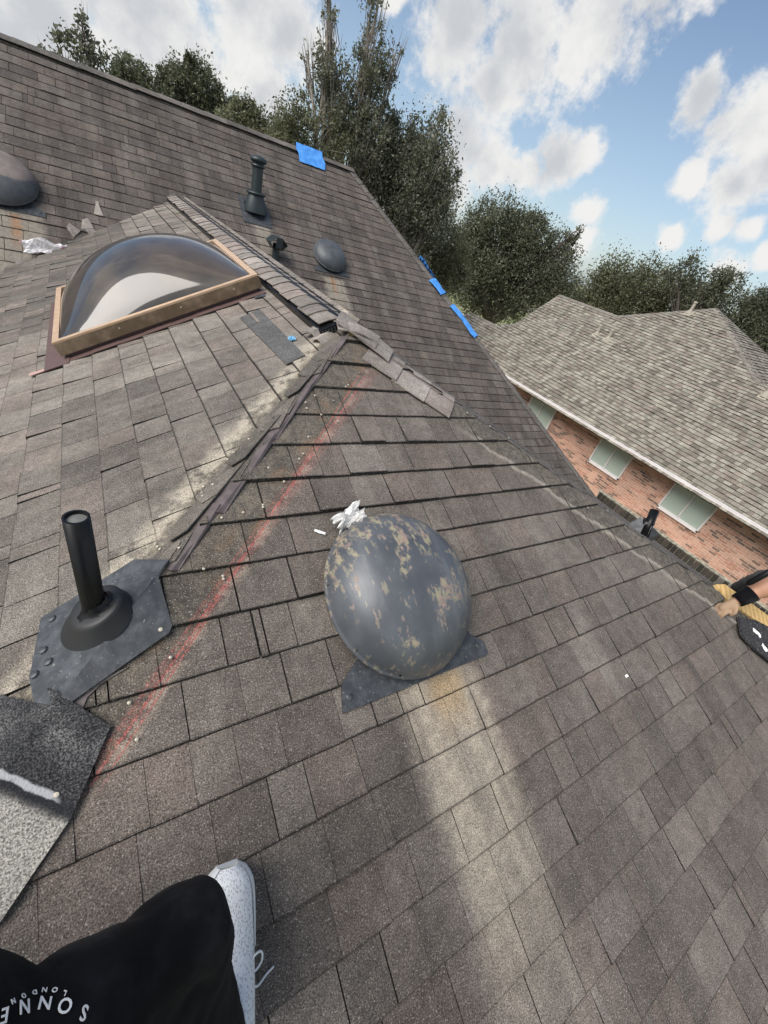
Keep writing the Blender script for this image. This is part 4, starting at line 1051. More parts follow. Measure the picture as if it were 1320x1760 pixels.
# big replacement cap draped over the hip in the lower left corner
def capsheet():
    t = thing('cap_shingle', 'big new granule-coated cap shingle with a black tar band at the lower left corner', 'shingle', hipL(1.25) + up_ * .02); WLOC[t.name] = hipL(1.25) + up_ * .02
    A = [PB.look(80, 1178, .020), PB.look(190, 1248, .020), PB.look(122, 1406, .022), PB.look(0, 1585, .022)]
    top = hipL(1.215) + up_ * .028; low = hipL(1.62) + up_ * .028
    L0 = PA.look(-60, 1180, .020); L1 = PA.look(-200, 1420, .02)
    mt = asphalt('fresh_granules', (.035, .036, .038), (.35, .34, .31), (.30, .29, .27), (1, 0), stains=False, gscale=230, stre=.1)
    # material: black upper half, tar band, paler lower half
    g = G(mt.node_tree); b = mt.node_tree.nodes['Principled BSDF']; src = b.inputs['Base Color'].links[0].from_socket
    p = g.pos(); 
    a0 = PB.look(0, 1360, .02); a1 = PB.look(115, 1408, .02); d = (a1 - a0); nn = Vector((-d.y, d.x)).normalized()
    X, Y, Z = g.xyz(p); dist = g.m('ADD', g.m('MULTIPLY', g.m('SUBTRACT', X, a0.x), nn.x), g.m('MULTIPLY', g.m('SUBTRACT', Y, a0.y), nn.y))
    nz = g.noise(p, 30, 3, .6); dist = g.m('ADD', dist, g.m('MULTIPLY', g.m('SUBTRACT', nz, .5), .014))
    gn = g.noise(p, 260, 2, .7); gn2 = g.noise(p, 9, 2)
    dark = g.mix(g.step(gn, .40, .80), (.014, .015, .017), (.13, .13, .135)); dark = g.mix(g.m('MULTIPLY', g.step(dist, .05, .12), g.step(gn2, .35, .7)), dark, g.mix(g.step(gn, .35, .75), (.03, .03, .032), (.36, .36, .35)))
    pale = g.mix(g.step(gn, .30, .72), (.10, .097, .088), (.52, .50, .45))
    col = g.mix(g.step(dist, -.004, .008), pale, dark)
    tar = g.m('MULTIPLY', g.step(dist, -.012, .0), g.step(dist, .034, .014)); col = g.mix(g.m('MULTIPLY', tar, .75), col, (.016, .017, .022))
    band = g.m('MULTIPLY', g.m('MULTIPLY', g.step(dist, .014, .018), g.step(dist, .030, .025)), g.step(nz, .25, .45))
    band = g.m('MULTIPLY', band, g.step(X, -.165, -.18))
    col = g.mix(g.m('MULTIPLY', band, .85), col, (.46, .47, .49)); g.put(b.inputs['Base Color'], col)
    def poly(pts, nn_):
        V = [Vector(v) for v in pts]; n = len(V); V += [v - nn_ * .006 for v in V]
        return mesh('sheet_half', V, [tuple(range(n)), tuple(range(2 * n - 1, n - 1, -1))] + [(i, n + i, n + (i + 1) % n, (i + 1) % n) for i in range(n)], mt, t, False)
    poly([top] + A + [low], PB.n); poly([top, low, L1, L0], PA.n)
    c2 = PB.look(97, 1366, .0225); q = PB.uv(c2); m = MB(); m.lathe([(.0055, 0), (.005, .002), (0, .0025)], PB.M(q[0], q[1]), 12)
    mesh('nail', [Vector(v) + PB.n * .0225 for v in m.V], m.F, ZINC, t)
capsheet()

# nails along the stripped hips
def nail(X, n, mat, r, label, grp):
    t1 = n.orthogonal().normalized(); t2 = n.cross(t1); m = MB()
    m.lathe([(.0015, -.014), (.0015, .0015), (r, .0016), (r, .0030), (r * .5, .0040), (0, .0042)], lambda v: X + t1 * v[0] + t2 * v[1] + n * v[2], 9)
    o = m.build('roofing_nail', mat); tag(o, label, 'nail', grp)
ORD = 'first second third fourth fifth sixth seventh eighth ninth tenth eleventh twelfth thirteenth fourteenth fifteenth sixteenth seventeenth eighteenth nineteenth twentieth'.split()
ORD += ['twenty-' + w for w in ORD[:9]]
ps = sorted(((635, 612), (617, 641), (598, 662), (594, 665), (573, 689), (552, 713), (541, 680), (580, 724), (530, 751), (521, 780), (514, 789), (461, 804), (488, 828), (418, 881), (452, 872), (452, 868), (350, 978), (384, 995), (383, 990), (381, 890), (329, 1057), (344, 1057), (293, 1130), (222, 1208), (235, 1271), (525, 692), (527, 702)), key=lambda q: q[1])
for k, (px, py) in enumerate(ps):
    nail(PB.look(px, py, .012), PB.n, ZINC if (px * 7 + py) % 5 else RUSTN, .0042, ORD[k] + ' pale nail head down from the peak, beside the red chalk line', 'nails right of the bare left hip')
ps = sorted(((428, 755), (391, 790), (480, 690), (347, 847), (348, 853), (343, 878), (308, 942), (350, 837), (271, 940), (275, 944), (402, 778), (366, 833)), key=lambda q: q[1])
for k, (px, py) in enumerate(ps):
    nail(PA.look(px, py, .014), PA.n, ZINC if (px + py) % 3 else RUSTN, .0042, ORD[k] + ' pale nail head down the left side of the bare left hip', 'nails left of the bare left hip')
ps = ((803, 710), (842, 733), (874, 753), (1010, 873), (1044, 878))
for k, (px, py) in enumerate(ps):
    nail(PB.look(px, py, .016), PB.n, RUSTN, .007, ORD[k] + ' dull grey nail down the pale strip of the right hip', 'nails along the right hip')

# ------------------------------------------------------------------ right end of the hip: bare board and torn sheet
kb = 1.90
a0 = hipR(kb); dh = (hipR(3) - hipR(2)).normalized(); sb = PB.n.cross(dh).normalized(); sb = sb if sb.z < 0 else -sb
Mh = lambda l, w, h: a0 + dh * l + sb * w + PB.n * h
V = [Mh(-.02, -.03, .02), Mh(.05, -.07, .03), Mh(.9, -.07, .03), Mh(.9, .03, .022), Mh(.07, .035, .022)]
o = slab('hip_board', V, .02, WOOD, house, nn=PB.n); o['label'] = 'freshly bared yellow wooden board'
V = [PB.look(x, y, .035) for x, y in ((1270, 1060), (1276, 1092), (1290, 1108), (1335, 1146), (1365, 1120), (1330, 1082), (1300, 1066))]
t_ = asphalt('torn_sheet', (.022, .023, .027), (.045, .046, .052), (.06, .06, .065), (0, 0), stains=False, gscale=200, stre=.1)
o = slab('torn_sheet', V, .012, t_, None, .5, .2, PB.n); tag(o, 'torn black shingle lying beside the yellow board at the right edge', 'shingle')
crumple('flake', 'silvery white flake stuck on the torn black shingle, upper of the two', 'flake', PB, 3.035, .085, .012, .03, .01, CLOTH, 31, 6, rot=.6, z0=.037)
crumple('flake', 'silvery white flake stuck on the torn black shingle, lower of the two', 'flake', PB, 3.02, .01, .014, .02, .01, CLOTH, 32, 6, rot=.2, z0=.037)

# ------------------------------------------------------------------ people
def blob(pts, rad, k=14, sub=5):
    """tapered tube with round ends through the points, Catmull-Rom smoothed"""
    pts = [Vector(p) for p in pts]; Q = []; Rr = []
    for i in range(len(pts) - 1):
        p0, p1, p2, p3 = pts[max(i - 1, 0)], pts[i], pts[i + 1], pts[min(i + 2, len(pts) - 1)]
        for j in range(sub):
            t = j / sub; Q.append(.5 * ((2 * p1) + (p2 - p0) * t + (2 * p0 - 5 * p1 + 4 * p2 - p3) * t * t + (3 * p1 - p0 - 3 * p2 + p3) * t ** 3)); Rr.append(rad[i] + (rad[i + 1] - rad[i]) * (t * t * (3 - 2 * t)))
    Q.append(pts[-1]); Rr.append(rad[-1])
    a = (Q[0] - Q[1]).normalized(); b = (Q[-1] - Q[-2]).normalized()
    Q = [Q[0] + a * Rr[0] * .95, Q[0] + a * Rr[0] * .6] + Q + [Q[-1] + b * Rr[-1] * .6, Q[-1] + b * Rr[-1] * .95]
    Rr = [Rr[0] * .25, Rr[0] * .78] + Rr + [Rr[-1] * .78, Rr[-1] * .25]
    return Q, Rr
def body(name, chains, mat, parent, voxel, smooth=6, fold=0):
    m = MB()
    for pts, rad in chains: Q, Rr = blob(pts, rad); m.tube(Q, Rr, 16)
    o = m.build(name, mat, parent, True)
    r = o.modifiers.new('join', 'REMESH'); r.mode = 'VOXEL'; r.voxel_size = voxel; r.use_smooth_shade = True
    s = o.modifiers.new('smooth', 'SMOOTH'); s.iterations = smooth; s.factor = .5
    if fold:
        tx = bpy.data.textures.new('fold', 'CLOUDS'); tx.noise_scale = .07; tx.noise_depth = 1
        dm = o.modifiers.new('fold', 'DISPLACE'); dm.texture = tx; dm.strength = fold; dm.mid_level = .5; dm.texture_coords = 'LOCAL'
    return o
def f_(g, b):
    p = g.pos(); n = g.noise(p, 9, 4, .6)
    col = g.mix(g.step(n, .45, .8), (.0028, .0028, .004), (.020, .021, .025)); g.put(b.inputs['Base Color'], col)  # paler patches: mild sheen of the cloth painted into its colour
    g.put(b.inputs['Normal'], g.bump(g.m('ADD', g.noise(p, 16, 3), g.m('MULTIPLY', g.noise(p, 900, 1), .12)), .35, .012))
    b.inputs['Sheen Weight'].default_value = .03
CLOTHB = newmat('black_fabric', rough=.85, spec=.12, build=f_)
SKIN = newmat('skin', (.42, .22, .14), .55)
SHOE = newmat('shoe_white', (.74, .77, .78), .6)
def f_(g, b):
    p = g.obj(); X, Y, Z = g.xyz(p)
    v = g.vor(g.v('MULTIPLY', p, (330, 150, 150)), 1.0); g.put(b.inputs['Base Color'], g.mix(g.step(v, .42, .30), (.76, .78, .80), (.46, .46, .48)))
    g.put(b.inputs['Normal'], g.bump(v, .4, .002))
KNIT = newmat('shoe_knit', rough=.8, build=f_)
ph = thing('person', 'photographer in black trousers with white lettering and white trainers standing at lower left', 'person', PB.xy(.09, .08)); WLOC[ph.name] = PB.xy(.09, .08)
LD = lambda px, py, d: Vector(ray(px, py)) * d
def roofz(x, y):
    return max(min(PA.xy(x, y).z, PB.xy(x, y).z), -9)
FZ = roofz(.10, .10)
knee = LD(324, 1590, .86); ank = Vector((.052, .055, roofz(.052, .055) + .13)); hipj = LD(-240, 1985, .74)
body('trousers', [
    ([hipj, LD(-35, 1915, .76), LD(140, 1748, .80), LD(240, 1672, .84), knee], [.105, .080, .070, .057, .056]),
    ([knee, (knee + ank) / 2 + Vector((-.010, -.01, 0)), ank + Vector((-.004, -.02, .02)), ank + Vector((0, -.01, -.05))], [.056, .056, .050, .046]),
    ([LD(180, 1705, .82), LD(280, 1730, .92), ank + Vector((-.03, -.01, .14))], [.05, .050, .045]),
    ([hipj, hipj + Vector((-.1, -.08, .03)), hipj + Vector((-.24, -.1, .0))], [.12, .14, .12]),
    ([hipj + Vector((-.24, -.1, 0)), hipj + Vector((-.26, .12, -.25)), hipj + Vector((-.28, -.08, roofz(hipj.x - .28, hipj.y - .08) - hipj.z + .1))], [.10, .075, .06]),
    ([hipj + Vector((-.12, -.1, .02)), hipj + Vector((-.12, -.24, .25))], [.14, .15])], CLOTHB, ph, .009, 8, .022)
body('sweater', [([hipj + Vector((-.12, -.20, .14)), hipj + Vector((-.12, -.30, .35)), hipj + Vector((-.12, -.34, .55))], [.15, .16, .15]),
    ([hipj + Vector((-.30, -.34, .58)), hipj + Vector((.06, -.34, .58))], [.07, .07]),
    ([hipj + Vector((-.32, -.34, .56)), hipj + Vector((-.34, -.25, .34)), Vector((-.10, -.16, .0))], [.055, .045, .035]),
    ([hipj + Vector((.08, -.34, .56)), hipj + Vector((.14, -.36, .36)), Vector((.10, -.20, .02))], [.055, .045, .035])], CLOTHB, ph, .02)
body('head', [([hipj + Vector((-.12, -.34, .60)), hipj + Vector((-.12, -.31, .72))], [.055, .055]), ([hipj + Vector((-.12, -.29, .76)), hipj + Vector((-.12, -.30, .86))], [.085, .095])], SKIN, ph, .015)
def shoe(c, ang, toe_up=0.0):
    """trainer: c = heel point on the roof, pointing along ang from +Y"""
    L = .30; M0 = PB.M(*PB.uv(c), ang)
    m = MB(); N = 26; ring = 20
    def half_w(t): return .034 + .023 * math.sin(min(1, t * 1.08) * math.pi * .62) ** 1.1 if t < .78 else (.0555) * max(0, 1 - ((t - .78) / .235) ** 2.3) ** .5 + .001
    sole_prof = [(t, half_w(t)) for t in np.linspace(0, 1, N)]
    def off(t): return -.006 * math.sin(t * 3.1)
    V = []; F = []
    for (z, sc) in ((.012, .97), (.020, 1.03), (.042, 1.0)):
        for side in (1, -1):
            for t, w_ in (sole_prof if side == 1 else sole_prof[::-1]): V.append(M0((off(t) + side * w_ * sc, t * L, z + .016 * max(0, (t - .8) / .2) ** 2)))
    k = 2 * N
    F = [(i * k + j, i * k + (j + 1) % k, (i + 1) * k + (j + 1) % k, (i + 1) * k + j) for i in range(2) for j in range(k)] + [tuple(range(k))[::-1], tuple(range(2 * k, 3 * k))]
    mesh('sole', V, F, SHOE, ph, False)
    V = []; F = []
    for i, t in enumerate(np.linspace(.0, 1, N)):
        w_ = half_w(t) * .97; hgt = .105 - .045 * (1 / (1 + math.exp(-(t - .42) * 12))) ; hgt = hgt if t < .80 else .060 * max(0, 1 - ((t - .80) / .215) ** 2.5) ** .5 + .002
        for j in range(ring):
            a_ = math.pi * j / (ring - 1); V.append(M0((off(t) + w_ * math.cos(a_), t * L, .040 + .014 * max(0, (t - .8) / .2) ** 2 + hgt * math.sin(a_) ** .8)))
    F = [(i * ring + j, i * ring + j + 1, (i + 1) * ring + j + 1, (i + 1) * ring + j) for i in range(N - 1) for j in range(ring - 1)]
    mesh('shoe_upper', V, F, KNIT, ph, True)
    # toe guard and side overlay
    V = []; F = []
    for i, t in enumerate(np.linspace(.50, 1, 14)):
        w_ = half_w(t) * 1.0
        hgt = (.060 if t < .80 else .060 * max(0, 1 - ((t - .80) / .215) ** 2.5) ** .5 + .002)
        for j in range(5):
            for sg in (1, -1):
                a_ = math.pi * .0 + (.16 + .10 * (t - .5)) * math.pi * j / 4
                V.append(M0((off(t) + sg * (w_ * math.cos(a_) + .0015), t * L + .002 * (t > .95), .040 + .014 * max(0, (t - .8) / .2) ** 2 + (hgt * math.sin(a_) ** .8) + .001)))
    F = [(i * 10 + j * 2 + s_, i * 10 + (j + 1) * 2 + s_, (i + 1) * 10 + (j + 1) * 2 + s_, (i + 1) * 10 + j * 2 + s_) for i in range(13) for j in range(4) for s_ in (0, 1)]
    mesh('overlay', V, F, SHOE, ph, True)
    for q in range(4):
        y = L * (.42 + .055 * q); m = MB(); m.tube([M0((off(.5) - .022, y, .108 - .012 * q)), M0((off(.5), y + .006, .118 - .014 * q)), M0((off(.5) + .024, y, .106 - .012 * q))], .0025, 6); m.build('lace', SHOE, ph, True)
    lc = (off(.4) + .026, L * .42, .088)
    for pts in ([(0, 0, 0), (.018, .018, .004), (.034, .016, -.006), (.036, -.004, -.020), (.020, -.012, -.014), (.004, -.004, 0)], [(0, -.004, 0), (.012, -.03, -.02), (.030, -.052, -.052), (.052, -.050, -.073), (.072, -.046, -.082)]):
        m = MB(); Q, _ = blob([M0((lc[0] + p[0], lc[1] + p[1], lc[2] + p[2])) for p in pts], [.0022] * len(pts), sub=4); m.tube(Q[2:-2], .0022, 6); m.build('lace', SHOE, ph, True)
shoe(PB.xy(.078, .035), -.14)
shoe(PB.xy(hipj.x - .28, hipj.y - .2), .15)
# printed lettering on the thigh, read from the wearer's side
FONT = None
def letters(word, size, places, depth=.0015):
    for ch, (px, py, rot, d) in zip(word, places):
        cu = bpy.data.curves.new('letter', 'FONT'); cu.body = ch; cu.size = size; cu.extrude = .6; cu.offset = size * .012; cu.align_x = 'CENTER'; cu.align_y = 'CENTER'; cu.resolution_u = 3
        tmp = bpy.data.objects.new('letter', cu); C.objects.link(tmp)
        dg = bpy.context.evaluated_depsgraph_get(); me = bpy.data.meshes.new_from_object(tmp.evaluated_get(dg)); C.objects.unlink(tmp); bpy.data.objects.remove(tmp)
        me.materials.clear(); me.materials.append(PRINT)
        o = bpy.data.objects.new('printed_letter', me); C.objects.link(o); o.parent = ph
        # cast onto the trousers
        orig = Vector((0, 0, 0)); dr = Vector(ray(px, py)); hit, nrm = TROUS(orig, dr)
        z_ = nrm; dr2 = Vector(ray(px + 4 * math.cos(rot), py - 4 * math.sin(rot))); h2 = dr2 * (hit.dot(z_) / dr2.dot(z_)); x_ = (h2 - hit).normalized(); y_ = z_.cross(x_)
        zc = float(AX[2] @ np.array(hit)); k_ = zc / FPX / (hit.length / zc) ** .5; Mt = Matrix((x_ * k_, y_ * k_, z_ * k_)).transposed().to_4x4(); Mt.translation = hit + nrm * .0015 - ph.location
        o.matrix_local = Mt
PRINT = newmat('white_print', (.80, .80, .80), .6)
tro = [c for c in ph.children if c.name.startswith('trousers')][0]
bpy.context.view_layer.update()
from mathutils.bvhtree import BVHTree
dg = bpy.context.evaluated_depsgraph_get(); ev = tro.evaluated_get(dg); mev = ev.to_mesh(); mw = tro.matrix_world
bv = BVHTree.FromPolygons([mw @ v.co for v in mev.vertices], [tuple(p.vertices) for p in mev.polygons]); ev.to_mesh_clear()
def TROUS(o, d):
    h = bv.ray_cast(o, d)
    if h[0] is None: return (d * .6, -d)
    n = h[1] if h[1].dot(d) < 0 else -h[1]
    return h[0], n
D = math.radians
letters('SONNET', 38, ((143, 1741, D(158), 0), (111, 1729, D(168), 0), (76, 1725, D(178), 0), (40, 1731, D(190), 0), (6, 1745, D(200), 0), (-25, 1768, D(208), 0)))
letters('LONDON', 15.5, ((110, 1709, D(167), 0), (93, 1703.6, D(172), 0), (75, 1703.6, D(180), 0), (57.5, 1708, D(190), 0), (38, 1714, D(198), 0), (20, 1723, D(206), 0)))

# worker beyond the right hip: only the forearm enters the picture
wk = thing('person', 'worker beyond the right hip of whom only a tanned forearm with a black wristband shows', 'person', PC.xy(4.3, .3)); wl = PC.xy(4.3, .3); WLOC[wk.name] = wl
W_ = LD(1270, 1031, 3.12)                     # wrist
E2 = LD(1420, 955, 3.25); SH = E2 + Vector((.30, -.02, .26))
hd_ = (W_ - E2).normalized()
body('body', [([W_ + hd_ * .015, W_, W_ - hd_ * .08, W_ - hd_ * .17, E2], [.026, .032, .045, .058, .056]), ([E2, (E2 + SH) / 2, SH], [.056, .058, .065]),
    ([SH, SH + Vector((.10, -.08, .03)), SH + Vector((.2, -.2, 0))], [.055, .06, .055]),
    ([SH + Vector((.12, -.1, .08)), SH + Vector((.08, -.12, .2)), SH + Vector((.07, -.12, .3))], [.055, .08, .09]),
    ([SH + Vector((.12, -.1, -.02)), SH + Vector((.25, -.12, -.3)), SH + Vector((.35, -.12, -.5))], [.10, .105, .10]),
    ([SH + Vector((.30, -.08, -.5)), SH + Vector((.0, .1, -.62)), Vector((4.2, .38, PC.xy(4.2, .38).z + .08))], [.09, .07, .05]),
    ([SH + Vector((.38, -.2, -.5)), SH + Vector((.1, -.15, -.65)), Vector((4.3, .05, PC.xy(4.3, .05).z + .08))], [.09, .07, .05]),
    ([SH + Vector((.2, -.2, 0)), SH + Vector((.1, -.35, -.2)), SH + Vector((-.15, -.30, -.35))], [.06, .045, .03])], SKIN, wk, .012, 4)
WSH = newmat('faded_blue_shirt', (.10, .13, .18), .85); WTR = newmat('grey_work_trousers', (.09, .085, .08), .85)
body('shirt', [([E2 - hd_ * -.0 + (SH - E2) * .25, (E2 + SH) / 2, SH], [.064, .070, .080]), ([SH, SH + Vector((.10, -.08, .03)), SH + Vector((.2, -.2, 0))], [.085, .105, .095]),
    ([SH + Vector((.12, -.1, .03)), SH + Vector((.25, -.12, -.3)), SH + Vector((.34, -.12, -.46))], [.145, .155, .145]), ([SH + Vector((.2, -.2, 0)), SH + Vector((.13, -.31, -.14))], [.08, .062])], WSH, wk, .014, 4, .02)
body('trousers', [([SH + Vector((.34, -.12, -.46)), SH + Vector((.36, -.12, -.54))], [.15, .14]), ([SH + Vector((.30, -.08, -.5)), SH + Vector((.0, .1, -.62)), Vector((4.2, .38, PC.xy(4.2, .38).z + .10))], [.11, .085, .065]),
    ([SH + Vector((.38, -.2, -.5)), SH + Vector((.1, -.15, -.65)), Vector((4.3, .05, PC.xy(4.3, .05).z + .10))], [.11, .085, .065])], WTR, wk, .014, 4, .02)
body('hair', [([SH + Vector((.085, -.12, .27)), SH + Vector((.08, -.12, .325))], [.092, .094])], newmat('dark_hair', (.02, .016, .013), .7), wk, .014, 3)
for (bx, by) in ((4.2, .38), (4.3, .05)):
    c_ = PC.xy(bx, by); body('boot', [([c_ + Vector((.03, 0, .05)), c_ + Vector((-.08, .02, .075)), c_ + Vector((-.17, .03, .10))], [.045, .045, .035])], newmat('brown_boot', (.10, .06, .035), .7), wk, .012, 3)
m = MB(); m.tube([W_ + hd_ * .012, W_ - hd_ * .02, W_ - hd_ * .075], [.036, .041, .048], 18); m.build('wristband', CLOTHB, wk, True)
# gloved hand gripping the board end
pal = W_ + hd_ * .055 + Vector((0, 0, -.012)); 
sd_ = hd_.cross(Vector((0, 0, 1))).normalized(); dn = hd_.cross(sd_).normalized(); dn = dn if dn.z < 0 else -dn
ch = [([W_ + hd_ * .02, pal, pal + hd_ * .025], [.024, .027, .024])]
for i, (o_, l_) in enumerate(((-.028, .060), (-.010, .072), (.009, .066), (.027, .052))):
    b0 = pal + hd_ * .02 + sd_ * o_; ch.append(([b0, b0 + hd_ * l_ * .5 + dn * .006, b0 + hd_ * l_ * .75 + dn * .028, b0 + hd_ * l_ * .6 + dn * .05], [.0105, .0098, .009, .0078]))
b0 = W_ + hd_ * .03 - sd_ * .02; ch.append(([b0, b0 + hd_ * .03 - sd_ * .025 + dn * .01, b0 + hd_ * .055 - sd_ * .020 + dn * .03], [.012, .011, .009]))
body('hand', ch, newmat('tan_glove', (.34, .23, .15), .85), wk, .005, 3)
tool = MB(); T0 = LD(1284, 1004, 3.05); T1 = LD(1350, 968, 3.0); tool.tube([T0, T0 * .9 + T1 * .1, T1], [.010, .016, .016], 12); o = tool.build('tool_handle', BLACK, None, True); tag(o, 'black rounded tool handle above the tanned forearm at the right edge', 'tool')

# ------------------------------------------------------------------ trees
def leaves_mesh(name, P_, size, mat, parent, rng):
    n = len(P_); a = rng.normal(size=(n, 3)); a /= np.linalg.norm(a, axis=1)[:, None]
    b = rng.normal(size=(n, 3)); b -= a * (a * b).sum(1)[:, None]; b /= np.linalg.norm(b, axis=1)[:, None]
    s = (size * rng.uniform(.45, 1.5, n))[:, None]
    V = np.empty((n, 4, 3)); V[:, 0] = P_ - a * s * .5; V[:, 1] = P_ + b * s * .24; V[:, 2] = P_ + a * s * .5; V[:, 3] = P_ - b * s * .24
    c = P_.mean(0); V = (V - c).reshape(-1, 3)
    me = bpy.data.meshes.new(name); me.vertices.add(n * 4); me.vertices.foreach_set('co', V.ravel().astype(np.float32))
    me.loops.add(n * 4); me.loops.foreach_set('vertex_index', np.arange(n * 4, dtype=np.int32)); me.polygons.add(n)
    me.polygons.foreach_set('loop_start', np.arange(0, n * 4, 4, dtype=np.int32)); me.polygons.foreach_set('loop_total', np.full(n, 4, dtype=np.int32)); me.update()
    at = me.attributes.new('tone', 'FLOAT', 'FACE'); at.data.foreach_set('value', rng.uniform(0, 1, n).astype(np.float32))
    me.materials.append(mat); o = bpy.data.objects.new(name, me); C.objects.link(o); o.parent = parent; o.location = Vector(c) - Vector(parent.location); return o
def tree(name, label, base, blobs, leaf, mat, seed, bark=BARK, group=None, lean=(0, 0), trunk_r=.16, dens=1., twigs=True, cat='tree'):
    """blobs: (x, y, z, rx, ry, rz, leaves)"""
    rng = np.random.default_rng(seed); base = Vector((base[0], base[1], GZ))
    t = thing(name, label, cat, base, group); WLOC[t.name] = base
    cen = np.array([b[:3] for b in blobs]).mean(0); top = Vector(cen)
    limbs = MB(); allp = []
    fork = base + Vector((lean[0], lean[1], (top.z - base.z) * .45))
    for bi, (x, y, z, rx, ry, rz, n) in enumerate(blobs):
        c = np.array([x, y, z]); nc = max(14, int(n / 120))
        d = rng.normal(size=(nc, 3)); d /= np.linalg.norm(d, axis=1)[:, None]; r = rng.uniform(.2, 1.0, nc) ** .55; r = np.where(rng.uniform(size=nc) < .14, r * 1.3, r)
        r *= 1 + .16 * np.sin(d[:, 0] * 5 + seed) + .12 * np.sin(d[:, 2] * 7 + bi)
        cl = c + d * r[:, None] * np.array([rx, ry, rz]); m_ = int(n * dens * .80 / nc)
        sp = (rx + ry + rz) / 3 * .17
        for q in cl:
            k = int(m_ * rng.uniform(.5, 1.5)); s_ = sp * rng.uniform(.6, 1.5)
            g_ = rng.normal(size=(k, 3)) * np.array([s_, s_, s_ * 1.1])
            g_[:, 2] -= .15 * np.abs(g_[:, 0]); allp.append(q + g_)
        B = Vector((x, y, z)); mid = fork.lerp(B, .55) + Vector(rng.normal(size=3) * .25)
        limbs.tube([fork, mid, B], [trunk_r * .55, trunk_r * .35, trunk_r * .16], 6)
        if twigs:
            for q in cl[:: max(1, nc // 26)]:
                s0 = fork.lerp(B, rng.uniform(.45, 1)); q = Vector(q); e_ = s0.lerp(q, 1.12)
                limbs.tube([s0, s0.lerp(q, .5) + Vector(rng.normal(size=3) * .08), q, e_], [trunk_r * .13, trunk_r * .09, trunk_r * .05, trunk_r * .02], 4, False)
    limbs.build('branches', bark, t, True)
    m = MB(); m.tube([base, base.lerp(fork, .5) + Vector((.08, -.05, 0)), fork], [trunk_r * 1.25, trunk_r, trunk_r * .8], 10); m.build('trunk', bark, t, True)
    leaves_mesh('crown', np.concatenate(allp), leaf * .88, mat, t, rng)
    return t
def B(px, py, r, d, n, k=1.0, kz=1.0):
    """crown lobe seen in the direction of a picture point: metres away d, angular radius r px"""
    v = ray(px, py); zc = float(AX[2] @ v); hyp = math.hypot(px - 660, py - 880); dist = d / math.hypot(v[0], v[1]); R0 = r * dist * zc / FPX
    p = v * dist; return (p[0], p[1], p[2], R0 * k, R0 * k, R0 * kz, n)
def basep(px, py, d): v = ray(px, py); s = d / math.hypot(v[0], v[1]); return (v[0] * s, v[1] * s)
GT = 'trees behind the two houses'
tree('oak_tree', 'thin wispy treetop showing above the ridge at the far left', basep(150, 140, 17), [B(138, 80, 32, 17, 620, 1, 1.1), B(168, 110, 30, 17, 420), B(112, 100, 26, 17, 260), B(140, 40, 14, 17, 110)], .13, LEAFG, 1, group=GT, trunk_r=.09)
tree('oak_tree', 'rounded dark tree just right of the wispy far-left treetop', basep(230, 170, 22), [B(222, 138, 28, 22, 4200), B(255, 165, 32, 22, 4500), B(200, 150, 24, 22, 2200)], .12, LEAFD, 2, group=GT)
tree('oak_tree', 'dark rounded treetop in the middle of the row behind the ridge', basep(330, 200, 22), [B(305, 142, 30, 22, 4600), B(345, 165, 34, 22, 5500), B(290, 170, 28, 22, 3500), B(378, 192, 28, 22, 4000), B(330, 120, 18, 22, 1000)], .12, LEAFD, 3, group=GT)
tree('oak_tree', 'low olive tree behind the ridge, left of the blue tape patch', basep(430, 240, 20), [B(405, 205, 30, 20, 4500), B(440, 222, 30, 20, 4500), B(475, 240, 30, 20, 4500), B(425, 190, 18, 20, 900)], .11, LEAFO, 4, bark=PBARK, group=GT, trunk_r=.12)
tree('oak_tree', 'slender shrubby tree with upright shoots just left of the tall oak', basep(530, 250, 16), [B(505, 215, 34, 16, 5200, 1, 1.3), B(545, 250, 46, 16, 8000), B(500, 250, 34, 16, 4000)], .085, LEAFO, 5, bark=PBARK, group=GT, trunk_r=.10)
tree('oak_tree', 'tall airy oak rising highest against the sky in the centre', basep(600, 280, 16.5), [B(570, 45, 18, 16.5, 436, 1, 1.6), B(636, 55, 28, 16.5, 811, 1, 1.3), B(562, 110, 28, 16.5, 936), B(640, 115, 36, 16.5, 1996), B(592, 155, 38, 16.5, 2620), B(552, 150, 24, 16.5, 561), B(650, 180, 38, 16.5, 2808), B(600, 215, 42, 16.5, 2620), B(650, 10, 16, 16.5, 187), B(565, 0, 12, 16.5, 137), B(528, 95, 14, 16.5, 112), B(680, 90, 14, 16.5, 162), B(620, 250, 50, 16.5, 3744)], .095, LEAFG, 6, bark=PBARK, group=GT, trunk_r=.15)
tree('oak_tree', 'broad dark oak leaning right of the tall airy one, behind the hip', basep(700, 360, 17), [B(690, 234, 36, 17, 4400), B(735, 254, 42, 17, 4800), B(725, 304, 60, 17, 11200), B(680, 304, 60, 17, 11200), B(765, 304, 30, 17, 2000), B(705, 364, 62, 17, 12000), B(650, 284, 50, 17, 7200), B(745, 359, 42, 17, 5600)], .095, LEAFG, 7, bark=PBARK, group=GT, trunk_r=.17)
tree('shrub', 'grey-green bush below the broad oak, just behind the taped hip', basep(740, 450, 19), [B(755, 420, 44, 19, 8000), B(715, 400, 40, 19, 7000), B(780, 450, 34, 19, 5000), B(745, 470, 40, 19, 6000), B(785, 480, 24, 19, 2500)], .09, LEAFO, 8, bark=PBARK, group=GT, trunk_r=.08, cat='bush')
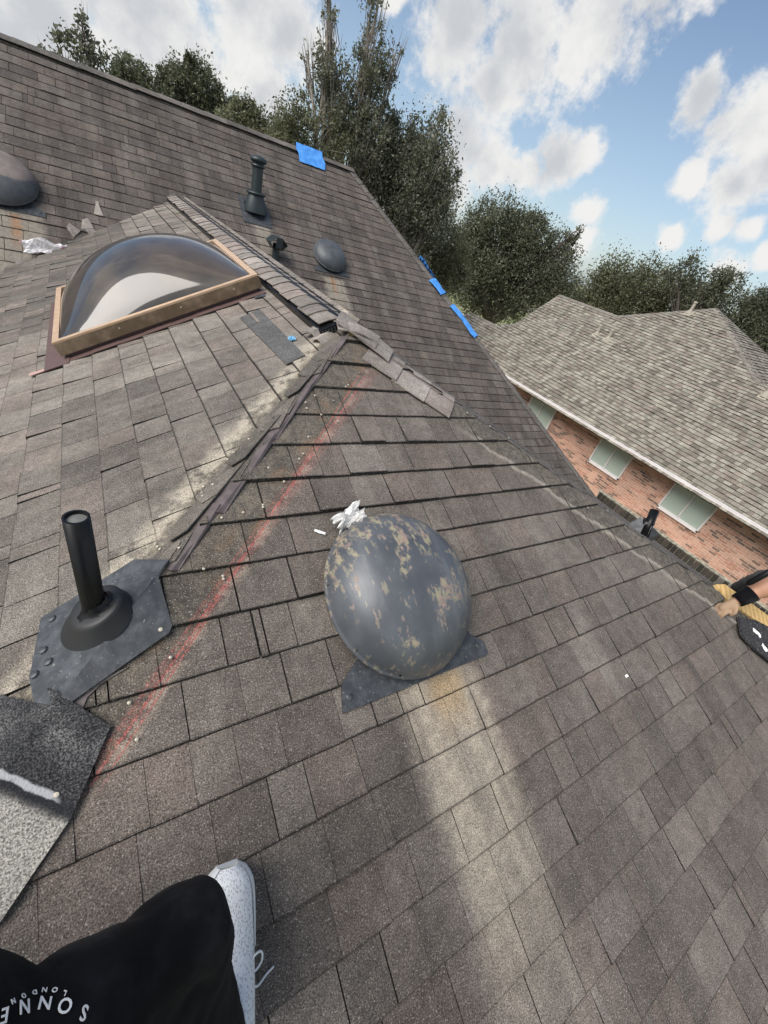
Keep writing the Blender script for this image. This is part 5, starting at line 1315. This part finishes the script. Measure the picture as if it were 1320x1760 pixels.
tree('oak_tree', 'spreading live oak on the lawn with a forked dark trunk showing', basep(836, 538, 30), [B(845, 396, 46, 30, 10000), B(805, 434, 42, 30, 9000), B(850, 454, 56, 30, 14000), B(905, 444, 50, 30, 11000), B(950, 444, 40, 30, 6500), B(885, 394, 36, 30, 6000), B(925, 404, 30, 30, 3500), B(810, 494, 44, 30, 9000), B(890, 504, 50, 30, 11000), B(950, 494, 44, 30, 8500), B(985, 404, 16, 30, 600)], .15, LEAFD, 9, group=GT, trunk_r=.42, lean=(.3, -.3))
tree('oak_tree', 'wide olive-green oak directly behind the neighbouring roof', basep(1060, 560, 32), [B(1015, 516, 44, 32, 9000), B(1060, 491, 44, 32, 10000), B(1110, 501, 42, 32, 10000), B(1150, 526, 44, 32, 10000), B(1070, 536, 54, 32, 12000), B(995, 546, 36, 32, 6000), B(1190, 531, 38, 32, 7000), B(1045, 466, 18, 32, 900)], .15, LEAFO, 10, group=GT, trunk_r=.35)
tree('oak_tree', 'thin-crowned oak letting the sky through, right of the wide olive oak', basep(1215, 560, 29), [B(1205, 489, 34, 29, 3600), B(1235, 504, 30, 29, 2600), B(1170, 469, 26, 29, 1900), B(1225, 544, 36, 29, 5500), B(1248, 479, 14, 29, 300)], .13, LEAFD, 11, group=GT, trunk_r=.2)
tree('oak_tree', 'dark tree at the right edge behind the corner of the neighbouring roof', basep(1295, 600, 30), [B(1290, 539, 36, 30, 8500), B(1320, 534, 38, 30, 7000), B(1268, 574, 36, 30, 8500), B(1300, 589, 40, 30, 8000), B(1350, 564, 44, 30, 5000)], .13, LEAFD, 12, group=GT, trunk_r=.25)
# distant wood, read as one mass
rng = np.random.default_rng(77); pts = []
wd = thing('tree_belt', 'distant grey-green line of trees beyond the lawn', 'woodland', (60, 90, GZ)); WLOC[wd.name] = Vector((60, 90, GZ))
for i in range(60):
    a_ = math.radians(-40 + 150 * i / 60); d = rng.uniform(90, 120); c = np.array([math.sin(a_) * d, math.cos(a_) * d, GZ + rng.uniform(2.2, 3.6)])
    pts.append(c + rng.normal(size=(1500, 3)) * np.array([4.2, 4.2, rng.uniform(1.0, 1.8)]))
P_ = np.concatenate(pts); P_ = P_[P_[:, 2] > GZ]
o = leaves_mesh('woodland', P_, .6, LEAFG, wd, rng); o['kind'] = 'stuff'
